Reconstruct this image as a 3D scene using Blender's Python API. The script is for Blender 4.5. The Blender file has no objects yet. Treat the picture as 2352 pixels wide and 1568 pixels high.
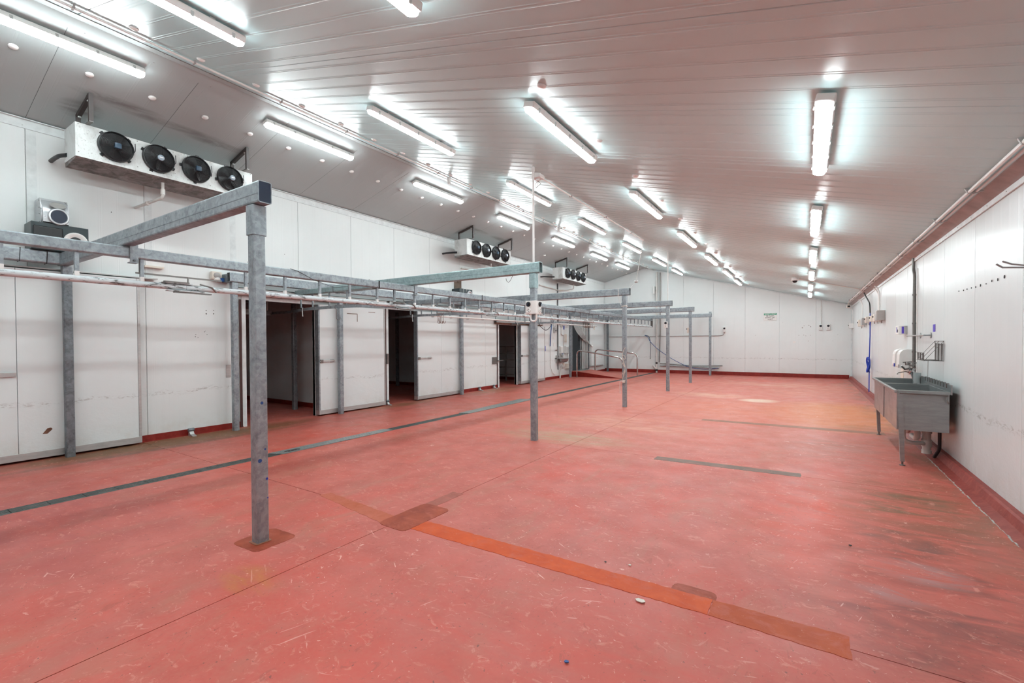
import bpy, bmesh, math, random
from mathutils import Vector, Matrix
random.seed(7)
SC = bpy.context.scene
COL = SC.collection
PI = math.pi

# ------------------------------------------------------------------ camera
F_PX, IMG_W = 1044.71, 2352.0
yaw, pitch, roll = 0.574969404, -0.0145257883, -0.00533355990
fv = Vector((-math.sin(yaw)*math.cos(pitch), math.cos(yaw)*math.cos(pitch), math.sin(pitch)))
rv = Vector((math.cos(yaw), math.sin(yaw), 0)); uv = rv.cross(fv)
r2 = math.cos(roll)*rv + math.sin(roll)*uv; u2 = -math.sin(roll)*rv + math.cos(roll)*uv
cam = bpy.data.cameras.new('camera'); camo = bpy.data.objects.new('camera', cam); COL.objects.link(camo)
cam.sensor_width = 36.0; cam.lens = F_PX/IMG_W*36.0; cam.shift_y = 14.937/IMG_W
cam.clip_start = 0.05; cam.clip_end = 200
m = Matrix((r2, u2, -fv)).transposed().to_4x4(); m.translation = Vector((0, 0, 1.5))
camo.matrix_world = m
SC.camera = camo
# ------------------------------------------------------------------ world, exposure
w = bpy.data.worlds.new('world'); SC.world = w; w.use_nodes = True
w.node_tree.nodes['Background'].inputs[0].default_value = (0.8, 0.85, 0.9, 1)
w.node_tree.nodes['Background'].inputs[1].default_value = 0.02
LAMP = 27.0                       # radiance of the LED diffusers
SC.view_settings.view_transform = 'Standard'
SC.view_settings.look = 'None'
SC.view_settings.gamma = 1.0
SC.view_settings.use_curve_mapping = False
SC.view_settings.exposure = 0.97
try:
    SC.cycles.use_denoising = True
    SC.cycles.max_bounces = 6; SC.cycles.diffuse_bounces = 4; SC.cycles.glossy_bounces = 2
    SC.cycles.use_adaptive_sampling = True; SC.cycles.adaptive_threshold = 0.08; SC.cycles.adaptive_min_samples = 16
    SC.cycles.sample_clamp_indirect = 6.0; SC.cycles.caustics_reflective = False
    SC.cycles.use_light_tree = False
except Exception:
    pass

# ------------------------------------------------------------------ materials
class NT:
    def __init__(s, name):
        s.m = bpy.data.materials.new(name); s.m.use_nodes = True
        s.t = s.m.node_tree; s.b = s.t.nodes['Principled BSDF']
    def n(s, t, **kw):
        x = s.t.nodes.new(t)
        for k, v in kw.items():
            if k in x.inputs: x.inputs[k].default_value = v
            else: setattr(x, k, v)
        return x
    def l(s, a, b): s.t.links.new(a, b)
    def pos(s, scale=(1, 1, 1), obj=False):
        if obj: p = s.n('ShaderNodeTexCoord').outputs['Object']
        else: p = s.n('ShaderNodeNewGeometry').outputs['Position']
        mp = s.n('ShaderNodeMapping'); mp.inputs['Scale'].default_value = scale
        s.l(p, mp.inputs['Vector']); return mp.outputs['Vector']
    def noise(s, vec, scale, detail=4, rough=.55, dist=0.0):
        x = s.n('ShaderNodeTexNoise'); x.inputs['Scale'].default_value = scale; x.inputs['Detail'].default_value = detail
        x.inputs['Roughness'].default_value = rough; x.inputs['Distortion'].default_value = dist
        s.l(vec, x.inputs['Vector']); return x.outputs['Fac']
    def ramp(s, fac, a, b, va=0.0, vb=1.0):
        x = s.n('ShaderNodeMapRange'); x.inputs[1].default_value = a; x.inputs[2].default_value = b
        x.inputs[3].default_value = va; x.inputs[4].default_value = vb
        s.l(fac, x.inputs[0]); return x.outputs[0]
    def mix(s, fac, a, b):
        x = s.n('ShaderNodeMix', data_type='RGBA')
        for i, v in ((6, a), (7, b)):
            if isinstance(v, tuple): x.inputs[i].default_value = (*v, 1) if len(v) == 3 else v
            else: s.l(v, x.inputs[i])
        if isinstance(fac, float): x.inputs[0].default_value = fac
        else: s.l(fac, x.inputs[0])
        return x.outputs[2]
    def math(s, op, a, b=None, clamp=False):
        x = s.n('ShaderNodeMath', operation=op, use_clamp=clamp)
        for i, v in enumerate((a, b)):
            if v is None: continue
            if isinstance(v, (int, float)): x.inputs[i].default_value = v
            else: s.l(v, x.inputs[i])
        return x.outputs[0]
    def xyz(s):
        x = s.n('ShaderNodeSeparateXYZ'); s.l(s.n('ShaderNodeNewGeometry').outputs['Position'], x.inputs[0]); return x.outputs
    def bump(s, h, strength=.2, dist=.01):
        x = s.n('ShaderNodeBump'); x.inputs['Strength'].default_value = strength; x.inputs['Distance'].default_value = dist
        s.l(h, x.inputs['Height']); s.l(x.outputs[0], s.b.inputs['Normal'])
    def out(s, col=None, rough=None, metal=0.0, spec=None):
        if col is not None:
            if isinstance(col, tuple): s.b.inputs['Base Color'].default_value = (*col, 1)
            else: s.l(col, s.b.inputs['Base Color'])
        if rough is not None:
            if isinstance(rough, (int, float)): s.b.inputs['Roughness'].default_value = rough
            else: s.l(rough, s.b.inputs['Roughness'])
        if isinstance(metal, (int, float)): s.b.inputs['Metallic'].default_value = metal
        else: s.l(metal, s.b.inputs['Metallic'])
        if spec is not None: s.b.inputs['Specular IOR Level'].default_value = spec
        return s.m

def plain(name, col, rough=.5, metal=0.0, var=.12, scale=9.0):
    t = NT(name); f = t.noise(t.pos(obj=False), scale, 5)
    d = tuple(c*(1-var) for c in col); u = tuple(min(1, c*(1+var*.6)) for c in col)
    return t.out(t.mix(t.ramp(f, .3, .7), d, u), rough, metal)

def blob(t, xyz, cx, cy, rx, ry, soft=1.0):
    dx = t.math('DIVIDE', t.math('SUBTRACT', xyz[0], cx), rx); dy = t.math('DIVIDE', t.math('SUBTRACT', xyz[1], cy), ry)
    r = t.math('ADD', t.math('MULTIPLY', dx, dx), t.math('MULTIPLY', dy, dy))
    return t.ramp(r, soft, 0.0)

def floor_mat(base=True):
    t = NT('red_floor_screed'); p = t.pos(); q = t.xyz()
    n1 = t.noise(p, .7, 5, .62, .6); n2 = t.noise(p, 2.6, 5, .64, .4); n3 = t.noise(t.pos((1, .45, 1)), 3.2, 5, .66, .8); n4 = t.noise(p, 45, 2, .6)
    c = t.mix(t.ramp(n2, .32, .68), (.43, .082, .062), (.56, .130, .102))
    c = t.mix(t.ramp(n1, .50, .68, 0, .55), c, (.61, .058, .032))
    c = t.mix(t.ramp(n3, .50, .68, 0, .60), c, (.42, .150, .102))
    c = t.mix(t.ramp(n4, .35, .7, 0, .28), c, (.50, .165, .118))
    sn = t.noise(t.pos((.55, 1.9, 1)), 2.6, 6, .65, .8)        # long stains across the room; also breaks up the painted lighting
    s1 = t.ramp(sn, .42, .66)
    def stain(c, cx, cy, rx, ry, col, k=.8, solid=0.0):
        f = t.math('MULTIPLY', blob(t, q, cx, cy, rx, ry), t.ramp(s1, 0, 1, solid, 1.0)); return t.mix(t.math('MULTIPLY', f, k, True), c, col)
    c = stain(c, -2.6, 12.5, 5.5, 7.5, (.66, .205, .150), .85, .6)  # far floor's extra brightness painted in as paler pink, not a stain
    c = stain(c, .55, 11.2, 1.5, 2.4, (.62, .21, .065), 1.5, .55)
    c = stain(c, -1.2, 11.0, 2.6, 2.2, (.64, .165, .09), .9, .5)
    c = stain(c, .2, 16.5, 1.6, 3.2, (.62, .22, .15), 1.0, .2)
    c = stain(c, .6, 4.6, 1.2, 2.0, (.62, .080, .042), 1.2, .35)
    c = stain(c, -.6, 1.6, 2.6, 1.3, (.60, .082, .055), .8, .3)
    c = stain(c, -5.6, .6, 2.2, 1.6, (.36, .070, .066), .9, .4)  # dimmer light on the near-left floor painted in as deeper red
    c = stain(c, .8, 5.3, .7, 1.4, (.20, .085, .040), 1.25, .15)
    c = stain(c, .75, 4.0, .8, 1.0, (.19, .062, .048), 1.1, .1)
    c = stain(c, .7, 3.1, .9, .7, (.17, .055, .050), .9, .1)
    c = stain(c, .95, 9.6, .6, .45, (.34, .15, .06), 1.1, .1)
    c = stain(c, .6, 7.6, 1.2, 1.2, (.36, .12, .085), .9)
    c = stain(c, -3.2, 6.4, 1.3, .55, (.42, .27, .16), 1.3, .25)
    c = stain(c, -4.3, 7.2, 1.0, .5, (.44, .22, .13), 1.0, .1)
    c = stain(c, -2.8, 8.0, 1.6, .9, (.64, .27, .18), 1.1, .1)
    c = stain(c, -1.0, 12.75, .50, .42, (.74, .52, .40), 1.7, .5)
    c = stain(c, -2.2, 13.4, 1.1, .7, (.70, .36, .27), 1.2, .2)
    c = stain(c, -1.0, 17.6, 2.0, .9, (.66, .36, .28), 1.0)
    c = stain(c, -2.95, 1.5, .30, .16, (.50, .19, .03), 1.1, .1)
    c = stain(c, .62, 3.85, .30, .20, (.50, .36, .36), .75)
    c = stain(c, .45, 3.45, .22, .12, (.48, .34, .34), .7)
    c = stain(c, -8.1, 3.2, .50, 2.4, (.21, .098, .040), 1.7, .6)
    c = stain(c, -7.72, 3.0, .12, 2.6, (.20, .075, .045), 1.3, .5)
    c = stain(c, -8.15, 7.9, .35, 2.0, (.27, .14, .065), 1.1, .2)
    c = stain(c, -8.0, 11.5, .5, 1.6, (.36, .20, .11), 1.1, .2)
    # dirt collecting along the cove of the sink wall
    e = t.math('MULTIPLY', t.ramp(q[0], .85, 1.3), t.ramp(n3, .40, .62)); c = t.mix(t.math('MULTIPLY', e, .75), c, (.20, .10, .06))
    # pale scuffs and paint flecks, dark specks
    big = t.ramp(t.noise(p, .9, 3), .35, .6)
    v = t.noise(t.pos((1, 1.6, 1)), 8, 5, .74, 1.4); c = t.mix(t.math('MULTIPLY', t.ramp(v, .575, .66), .55), c, (.66, .27, .21))
    v = t.noise(t.pos((1.5, .8, 1)), 6, 5, .72, 2.4); c = t.mix(t.math('MULTIPLY', t.ramp(v, .60, .66), .5), c, (.36, .075, .048))
    for sc, rot_, st in ((3.4, .5, 8.0), (2.6, -.35, 11.0), (4.5, 1.9, 9.0)):
        mp = t.n('ShaderNodeMapping'); mp.inputs['Rotation'].default_value = (0, 0, rot_); t.l(t.n('ShaderNodeNewGeometry').outputs['Position'], mp.inputs['Vector'])
        m2 = t.n('ShaderNodeMapping'); m2.inputs['Scale'].default_value = (1, st, 1); t.l(mp.outputs[0], m2.inputs['Vector'])
        v = t.noise(m2.outputs[0], sc, 3, .5, .3); c = t.mix(t.math('MULTIPLY', t.ramp(v, .715, .735), t.math('MULTIPLY', big, .75)), c, (.78, .46, .39))
    v = t.noise(p, 10, 4, .72, .8); c = t.mix(t.math('MULTIPLY', t.ramp(v, .67, .69), t.math('MULTIPLY', big, .75)), c, (.80, .50, .42))
    v = t.noise(p, 42, 3, .65, .3); c = t.mix(t.math('MULTIPLY', t.ramp(v, .68, .70), t.math('ADD', t.math('MULTIPLY', big, .6), .15)), c, (.84, .60, .52))
    v = t.noise(p, 33, 3, .65, .2); c = t.mix(t.ramp(v, .67, .70, 0, .65), c, (.10, .05, .035))
    r = t.ramp(t.noise(p, 3.2, 5, .6), .3, .7, .40, .58)
    return t.out(c, r, 0, .5)

def patch_mat(name, a, b, k=.5):
    t = NT(name); p = t.pos(); f = t.noise(p, 6, 5, .65, .6)
    c = t.mix(t.ramp(f, .35, .68), a, b); g = t.noise(t.pos((1, 1.6, 1)), 5, 6, .74, 1.0); h = t.noise(p, 26, 4, .7)
    c = t.mix(t.math('MULTIPLY', t.ramp(g, .50, .64), k), c, (.50, .125, .092)); c = t.mix(t.ramp(h, .64, .70, 0, k), c, (.62, .30, .22))
    return t.out(c, .5, 0, .3)

def panel_mat(name, col, rough, stains=0.0, scuff=False, streak=0.0, rv=1.0):
    t = NT(name); p = t.pos(); q = t.xyz()
    f = t.noise(p, 1.3, 5, .6)
    c = t.mix(t.ramp(f, .35, .7), tuple(x*.965 for x in col), col)
    if streak:
        g = t.noise(t.pos((9, 9, .35)), 1.6, 5, .7); c = t.mix(t.ramp(g, .58, .8, 0, streak), c, tuple(x*.78 for x in col))
    if scuff:
        z = t.math('ABSOLUTE', t.math('SUBTRACT', t.math('SUBTRACT', q[2], .73), t.ramp(t.noise(t.pos((.8, .8, 0)), 2.2, 2), .3, .7, -.03, .03)))
        g = t.noise(t.pos((5, 5, 16)), 2.4, 6, .72, .5)
        k = t.math('MULTIPLY', t.ramp(z, .045, .005), t.ramp(g, .5, .62)); c = t.mix(t.math('MULTIPLY', k, .62), c, (.30, .28, .26))
        g = t.noise(p, 16, 4, .7); k = t.math('MULTIPLY', t.ramp(q[2], 1.25, .2), t.ramp(g, .71, .76)); c = t.mix(t.math('MULTIPLY', k, .6), c, (.34, .30, .27))
        g = t.noise(p, 3.5, 5, .65); k = t.math('MULTIPLY', t.ramp(q[2], .38, .05), t.ramp(g, .4, .7)); c = t.mix(t.math('MULTIPLY', k, .42), c, (.52, .44, .34))
        h = t.noise(t.pos((1, 1, 1.6)), 9, 5, .65); t.bump(t.math('MULTIPLY', h, t.ramp(q[2], 1.1, .3)), .30, .012)
    if stains:
        g = t.noise(t.pos((1.2, 4, 1)), 1.4, 6, .7, .6); c = t.mix(t.ramp(g, .58, .78, 0, stains), c, tuple(x*.66 for x in col))
    r = t.ramp(t.noise(p, 2.0, 4), .3, .7, rough-.05, rough+.07)
    return t.out(c, r if rv else rough, 0, .5)

def ceil_l_mat():
    # dull white sheet with sooty smudges that settled on it above the coolers
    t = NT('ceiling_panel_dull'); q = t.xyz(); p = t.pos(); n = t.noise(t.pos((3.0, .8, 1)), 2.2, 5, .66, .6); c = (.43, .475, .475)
    k = None
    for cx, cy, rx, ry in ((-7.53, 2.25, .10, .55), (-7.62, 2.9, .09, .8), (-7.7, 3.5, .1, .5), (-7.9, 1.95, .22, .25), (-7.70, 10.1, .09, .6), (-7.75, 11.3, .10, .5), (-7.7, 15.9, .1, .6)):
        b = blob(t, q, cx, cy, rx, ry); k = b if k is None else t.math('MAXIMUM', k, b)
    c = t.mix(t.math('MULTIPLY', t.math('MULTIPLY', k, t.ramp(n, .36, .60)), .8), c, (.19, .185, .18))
    g = t.noise(t.pos((.35, 5, 1)), 2.5, 4, .6); c = t.mix(t.ramp(g, .62, .72, 0, .12), c, (.40, .42, .42))
    return t.out(c, .42, 0, .5)

def galv_mat(name, tint=(.36, .405, .43), dark=(.165, .19, .21)):
    t = NT(name); p = t.pos()
    v = t.n('ShaderNodeTexVoronoi'); v.inputs['Scale'].default_value = 38; t.l(p, v.inputs['Vector'])
    a = t.noise(p, 7, 6, .7, 1.2); b = t.noise(t.pos((3, 3, 1)), 4, 5, .7)
    c = t.mix(t.ramp(a, .32, .68), dark, tint)
    s = t.n('ShaderNodeSeparateColor'); t.l(v.outputs['Color'], s.inputs[0])
    c = t.mix(t.ramp(s.outputs[0], 0, 1, 0, .35), c, tuple(min(1, x*1.35) for x in tint))
    c = t.mix(t.ramp(b, .60, .72, 0, .55), c, (.10, .105, .11))
    g = t.noise(p, 55, 4, .7); c = t.mix(t.ramp(g, .66, .74, 0, .5), c, (.60, .62, .62))
    t.bump(a, .10, .003)
    return t.out(c, t.ramp(b, .3, .7, .36, .56), .55)

def steel_mat(name, col=(.50, .50, .49), rough=.32, metal=.9):
    t = NT(name); f = t.noise(t.pos((1, 1, 6)), 6, 5, .65); g = t.noise(t.pos(), 4, 5, .65)
    c = t.mix(t.ramp(f, .3, .7), tuple(x*.8 for x in col), col); c = t.mix(t.ramp(g, .55, .75, 0, .4), c, tuple(x*.6 for x in col))
    return t.out(c, t.ramp(g, .3, .7, rough-.06, rough+.1), metal)

def worn_white_mat():
    t = NT('chipped_white_rail_paint'); f = t.noise(t.pos((1, .35, 1.6)), 26, 7, .72, .6); g = t.noise(t.pos(), 3, 4)
    k = t.ramp(t.math('ADD', f, t.math('MULTIPLY', t.math('SUBTRACT', g, .5), .35)), .53, .60)
    return t.out(t.mix(k, (.62, .68, .70), (.13, .135, .135)), .45, t.math('MULTIPLY', k, .4))

M = {}
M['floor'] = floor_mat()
M['panel'] = panel_mat('white_wall_panel', (.775, .82, .815), .34, 0, True, .22)
M['panel_r'] = panel_mat('glossy_wall_panel', (.70, .745, .745), .27, 0, True, .10, 0)
M['leaf'] = panel_mat('white_door_skin', (.745, .80, .80), .42, 0, True, .12)
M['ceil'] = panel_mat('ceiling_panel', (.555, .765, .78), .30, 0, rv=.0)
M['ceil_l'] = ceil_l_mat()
M['deck'] = plain('roof_board', (.10, .10, .10), .8)
M['trim'] = plain('white_trim', (.72, .77, .77), .4)
M['cove'] = plain('brown_cove_flashing', (.40, .37, .36), .5, 0, .25, 5)
M['kerb'] = patch_mat('red_kerb', (.22, .035, .028), (.30, .06, .048), .35)
M['skirt'] = patch_mat('dark_red_skirting', (.19, .010, .006), (.26, .018, .012), .1)
M['galv'] = galv_mat('galvanized_steel')
M['galv_g'] = galv_mat('galvanized_steel_green', (.36, .475, .485), (.22, .315, .325))
M['galv_d'] = galv_mat('weathered_galvanized_steel', (.22, .25, .27), (.085, .098, .11))
M['alu'] = steel_mat('aluminium', (.56, .56, .55), .42, .6)
M['steel'] = steel_mat('stainless_steel', (.36, .385, .385), .34, .75)
M['chrome'] = steel_mat('polished_steel', (.62, .61, .60), .18, 1.0)
M['dsteel'] = steel_mat('dark_steel', (.22, .21, .20), .40, .8)
M['rail'] = worn_white_mat()
M['white'] = plain('white_plastic', (.80, .80, .78), .38, 0, .05)
M['cream'] = plain('aged_cream_plastic', (.72, .66, .58), .45, 0, .07)
M['grey'] = plain('grey_plastic', (.42, .41, .40), .5)
M['black'] = plain('black_plastic', (.012, .013, .015), .38)
M['dark'] = plain('dark_interior', (.035, .033, .032), .7)
M['navy'] = plain('navy_plastic', (.012, .022, .045), .3)
M['bluecap'] = plain('motor_cap_blue', (.04, .075, .12), .35)
M['palecap'] = plain('motor_cap_pale', (.30, .36, .42), .35)
M['blue'] = plain('blue_plastic', (.01, .05, .42), .4)
M['bluehose'] = plain('blue_hose', (.015, .075, .26), .45)
M['purple'] = plain('violet_label', (.10, .06, .50), .5)
M['silver'] = steel_mat('silver_paint', (.60, .62, .64), .30, .5)
M['teal'] = plain('dark_teal_vinyl', (.020, .035, .040), .35)
M['pvc'] = plain('pvc_pipe', (.66, .65, .62), .4, 0, .1)
M['rust'] = plain('rusty_steel', (.20, .095, .06), .65, .3, .5, 18)
M['greycrack'] = plain('pale_sealant', (.46, .45, .42), .7, 0, .35, 20)
M['seal'] = plain('maroon_rubber', (.07, .025, .022), .6)
M['brown'] = plain('brown_board', (.16, .11, .08), .7, 0, .3)
t = NT('white_cooler_casing'); p_ = t.pos(); f_ = t.noise(t.pos((1, 1, .7)), 3.2, 6, .72, .5); c_ = t.mix(t.ramp(f_, .46, .66, 0, .75), (.70, .73, .72), (.36, .35, .33))
g_ = t.noise(p_, 55, 4, .7, .2); h_ = t.noise(p_, 2.1, 3, .6); c_ = t.mix(t.math('MULTIPLY', t.ramp(g_, .60, .66), t.ramp(h_, .45, .6, 0, .85)), c_, (.12, .11, .10)); M['unit'] = t.out(c_, .42)
t = NT('grimy_drip_tray'); p_ = t.pos((1, 1, 1)); f_ = t.noise(p_, 7, 6, .7, .8); M['tray'] = t.out(t.mix(t.ramp(f_, .38, .62), (.10, .092, .086), (.30, .285, .275)), .6)
M['bracket'] = plain('dark_brown_bracket_paint', (.055, .042, .040), .5)
M['grate'] = galv_mat('drain_grate_steel', (.17, .19, .18), (.075, .085, .08))
M['plate'] = galv_mat('checker_plate_steel', (.33, .36, .35), (.20, .23, .22))
M['orange'] = patch_mat('orange_screed', (.52, .058, .003), (.62, .085, .008), .35)
M['orange2'] = patch_mat('brown_orange_screed', (.40, .055, .008), (.48, .08, .018), .45)
M['faded'] = patch_mat('faded_orange_screed', (.42, .085, .03), (.50, .13, .08), .5)
M['maroon'] = patch_mat('maroon_screed', (.26, .040, .018), (.38, .070, .030), .4)
M['mauve'] = patch_mat('mauve_screed', (.32, .085, .06), (.38, .12, .09), .4)
M['greybrown'] = patch_mat('grey_brown_screed', (.15, .095, .072), (.22, .14, .11), .25)
M['tan'] = patch_mat('tan_screed', (.27, .115, .070), (.35, .155, .10), .2)
M['green'] = plain('green_print', (.02, .30, .17), .5)
M['ink'] = plain('black_print', (.03, .03, .03), .6)
M['coldwall'] = panel_mat('cold_room_panel', (.82, .85, .85), .4, .2, False, .2)
M['clearpvc'] = None
t = NT('strip_curtain_pvc'); t.b.inputs['Transmission Weight'].default_value = .35; M['clearpvc'] = t.out((.55, .57, .56), .25)
t = NT('clear_plastic'); t.b.inputs['Transmission Weight'].default_value = .6; M['jug'] = t.out((.75, .78, .78), .15)
t = NT('led_diffuser'); t.b.inputs['Emission Color'].default_value = (.88, .985, 1.0, 1); t.b.inputs['Emission Strength'].default_value = LAMP; M['led'] = t.out((.85, .85, .85), .4)

# ------------------------------------------------------------------ mesh helpers
class MB:
    def __init__(s): s.v = []; s.f = []
    def add(s, vs, fs):
        b = len(s.v); s.v += [tuple(x) for x in vs]; s.f += [tuple(i+b for i in f) for f in fs]; return s
    def box(s, x0, x1, y0, y1, z0, z1, c=0.0):
        if c <= 0:
            vs = [(x, y, z) for x in (x0, x1) for y in (y0, y1) for z in (z0, z1)]
            return s.add(vs, [(0, 1, 3, 2), (4, 6, 7, 5), (0, 4, 5, 1), (2, 3, 7, 6), (0, 2, 6, 4), (1, 5, 7, 3)])
        bm = bmesh.new(); bmesh.ops.create_cube(bm, size=1)
        for v in bm.verts: v.co = Vector(((x0+x1)/2+v.co.x*(x1-x0), (y0+y1)/2+v.co.y*(y1-y0), (z0+z1)/2+v.co.z*(z1-z0)))
        bmesh.ops.bevel(bm, geom=list(bm.edges), offset=c, segments=2, affect='EDGES', profile=.5)
        bm.verts.index_update(); s.add([v.co.copy() for v in bm.verts], [[v.index for v in f.verts] for f in bm.faces]); bm.free(); return s
    def ring_loft(s, rings, cap=True, close=False):
        n = len(rings[0]); b = len(s.v)
        for r in rings: s.v += [tuple(p) for p in r]
        k = len(rings)
        for i in range(k if close else k-1):
            j = (i+1) % k
            for a in range(n): s.f.append((b+i*n+a, b+i*n+(a+1) % n, b+j*n+(a+1) % n, b+j*n+a))
        if cap and not close:
            s.f.append(tuple(b+a for a in reversed(range(n)))); s.f.append(tuple(b+(k-1)*n+a for a in range(n)))
        return s
    def tube(s, pts, r, n=8, close=False, cap=True):
        pts = [Vector(p) for p in pts]; rings = []; k = len(pts)
        up = None
        for i, p in enumerate(pts):
            if close: d = (pts[(i+1) % k]-pts[i-1]).normalized()
            elif i == 0: d = (pts[1]-p).normalized()
            elif i == k-1: d = (p-pts[i-1]).normalized()
            else: d = ((pts[i+1]-p).normalized()+(p-pts[i-1]).normalized()).normalized()
            if up is None: up = Vector((0, 0, 1)) if abs(d.z) < .9 else Vector((1, 0, 0))
            a = d.cross(up).normalized(); up = a.cross(d).normalized()
            rr = r[i] if isinstance(r, (list, tuple)) else r
            rings.append([p+rr*(math.cos(q)*a+math.sin(q)*up) for q in [2*PI*j/n for j in range(n)]])
        return s.ring_loft(rings, cap, close)
    def lathe(s, prof, o=(0, 0, 0), ax='z', n=20):
        o = Vector(o); rings = []
        for r, h in prof:
            R = []
            for j in range(n):
                a = 2*PI*j/n; c, d = r*math.cos(a), r*math.sin(a)
                R.append(o+Vector({'z': (c, d, h), 'x': (h, c, d), 'y': (d, h, c)}[ax]))
            rings.append(R)
        return s.ring_loft(rings)
    def prism(s, poly, ax, a, b):
        def P(u, v, h): return {'x': (h, u, v), 'y': (u, h, v), 'z': (u, v, h)}[ax]
        return s.ring_loft([[P(u, v, a) for u, v in poly], [P(u, v, b) for u, v in poly]])
    def rhs(s, ax, a, b, c1, c2, w, h, r=.012, t=.006, hollow=True):
        """rectangular hollow section along ax from a to b, centre (c1,c2) on the other two axes in xyz order, size w x h"""
        def sec(w, h, r):
            o = []
            for sx, sy, q in ((1, 1, 0), (-1, 1, 1), (-1, -1, 2), (1, -1, 3)):
                for k in range(3):
                    g = PI/2*(q+k/2); o.append((c1+sx*(w/2-r)+r*math.cos(g), c2+sy*(h/2-r)+r*math.sin(g)))
            return o
        def P(q, e): return {'x': (e, q[0], q[1]), 'y': (q[0], e, q[1]), 'z': (q[0], q[1], e)}[ax]
        o = sec(w, h, r)
        if not hollow: return s.ring_loft([[P(q, a) for q in o], [P(q, b) for q in o]])
        i = sec(w-2*t, h-2*t, max(r-t, .002))
        return s.ring_loft([[P(q, e) for q in g] for g, e in ((o, a), (o, b), (i, b), (i, a))], False, True)
    def rot(s, ang, ax='Z', o=(0, 0, 0)):
        R = Matrix.Rotation(ang, 3, ax); o = Vector(o); s.v = [tuple(R @ (Vector(p)-o)+o) for p in s.v]; return s
    def move(s, d): s.v = [(p[0]+d[0], p[1]+d[1], p[2]+d[2]) for p in s.v]; return s
    def build(s, name, mat, parent=None, smooth=False, origin=None):
        o = Vector(origin) if origin is not None else (wloc(parent) if parent else Vector((0, 0, 0)))
        me = bpy.data.meshes.new(name); me.from_pydata([tuple(Vector(p)-o) for p in s.v], [], s.f)
        bm = bmesh.new(); bm.from_mesh(me); bmesh.ops.recalc_face_normals(bm, faces=bm.faces); bm.to_mesh(me); bm.free()
        if smooth:
            me.polygons.foreach_set('use_smooth', [True]*len(me.polygons))
            try: me.set_sharp_from_angle(angle=math.radians(38))
            except Exception: pass
        me.materials.append(M[mat] if isinstance(mat, str) else mat)
        ob = bpy.data.objects.new(name, me); COL.objects.link(ob)
        ob.location = o - (wloc(parent) if parent else Vector((0, 0, 0)))
        if parent: ob.parent = parent
        return ob
def wloc(o):
    p = Vector((0, 0, 0))
    while o: p = p+o.location; o = o.parent
    return p
def tag(o, label, cat, group=None, kind='thing'):
    o['label'] = label; o['category'] = cat; o['kind'] = kind
    if group: o['group'] = group
    return o
def thing(name, label, cat, loc, group=None):
    o = bpy.data.objects.new(name, None); COL.objects.link(o); o.location = loc; o.empty_display_size = .05
    return tag(o, label, cat, group)
def one(mb, name, mat, label, cat, group=None, smooth=False, origin=None):
    if origin is None:
        xs = [p[0] for p in mb.v]; ys = [p[1] for p in mb.v]; zs = [p[2] for p in mb.v]
        origin = ((min(xs)+max(xs))/2, (min(ys)+max(ys))/2, min(zs))
    return tag(mb.build(name, mat, None, smooth, origin), label, cat, group)
def struct(mb, name, mat, parent=None, smooth=False, label=None, cat=None):
    o = mb.build(name, mat, parent, smooth)
    if not parent:
        o['kind'] = 'structure'
        if label: o['label'] = label
        if cat: o['category'] = cat
    return o
def copy_tree(o, parent=None, loc=None):
    c = o.copy(); COL.objects.link(c)
    if parent: c.parent = parent
    if loc is not None: c.location = loc
    for ch in list(o.children): copy_tree(ch, c)
    return c
def arc(c, r, a0, a1, n, pl='xy'):
    o = []
    for i in range(n+1):
        a = a0+(a1-a0)*i/n; u, v = r*math.cos(a), r*math.sin(a)
        o.append((c[0]+u, c[1]+v, c[2]) if pl == 'xy' else (c[0]+u, c[1], c[2]+v) if pl == 'xz' else (c[0], c[1]+u, c[2]+v))
    return o
def fillet(pts, r, n=5):
    """round the corners of a polyline"""
    pts = [Vector(p) for p in pts]; o = [pts[0]]
    for a, b, c in zip(pts, pts[1:], pts[2:]):
        u = (a-b); v = (c-b); rr = min(r, u.length*.49, v.length*.49); p, q = b+u.normalized()*rr, b+v.normalized()*rr
        for i in range(n+1):
            k = i/n; o.append((1-k)**2*p+2*k*(1-k)*b+k*k*q)
    o.append(pts[-1]); return o
def text_mesh(txt, size):
    cu = bpy.data.curves.new('lettering', 'FONT'); cu.body = txt; cu.size = size; cu.align_x = 'CENTER'; cu.align_y = 'CENTER'; cu.extrude = .0006; cu.offset = .0012
    ob = bpy.data.objects.new('lettering', cu); COL.objects.link(ob)
    me = bpy.data.meshes.new_from_object(ob.evaluated_get(bpy.context.evaluated_depsgraph_get()))
    vs = [v.co.copy() for v in me.vertices]; fs = [list(p.vertices) for p in me.polygons]
    bpy.data.objects.remove(ob); bpy.data.curves.remove(cu); return vs, fs

NUM = ['first', 'second', 'third', 'fourth', 'fifth', 'sixth', 'seventh', 'eighth', 'ninth', 'tenth', 'eleventh', 'twelfth', 'thirteenth', 'fourteenth', 'fifteenth', 'sixteenth', 'seventeenth', 'eighteenth', 'nineteenth', 'twentieth']
NUM += ['twenty-'+a for a in NUM[:9]]+['thirtieth']+['thirty-'+a for a in NUM[:9]]
# ------------------------------------------------------------------ room numbers
XL, XR, YF, YB = -8.45, 1.45, 21.5, -3.6
RX, RZ, SL = -6.45, 4.92, .2655          # ridge
def zc(x): return RZ - SL*abs(x-RX)
ZL, ZR = zc(XL), zc(XR)
PITCH = 1.245
OPEN = [(4.25, 5.62, 2.27), (7.56, 8.50, 2.29), (12.24, 13.32, 2.05), (17.75, 19.45, 2.30)]   # doorways in the left wall: y0, y1, head

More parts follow.
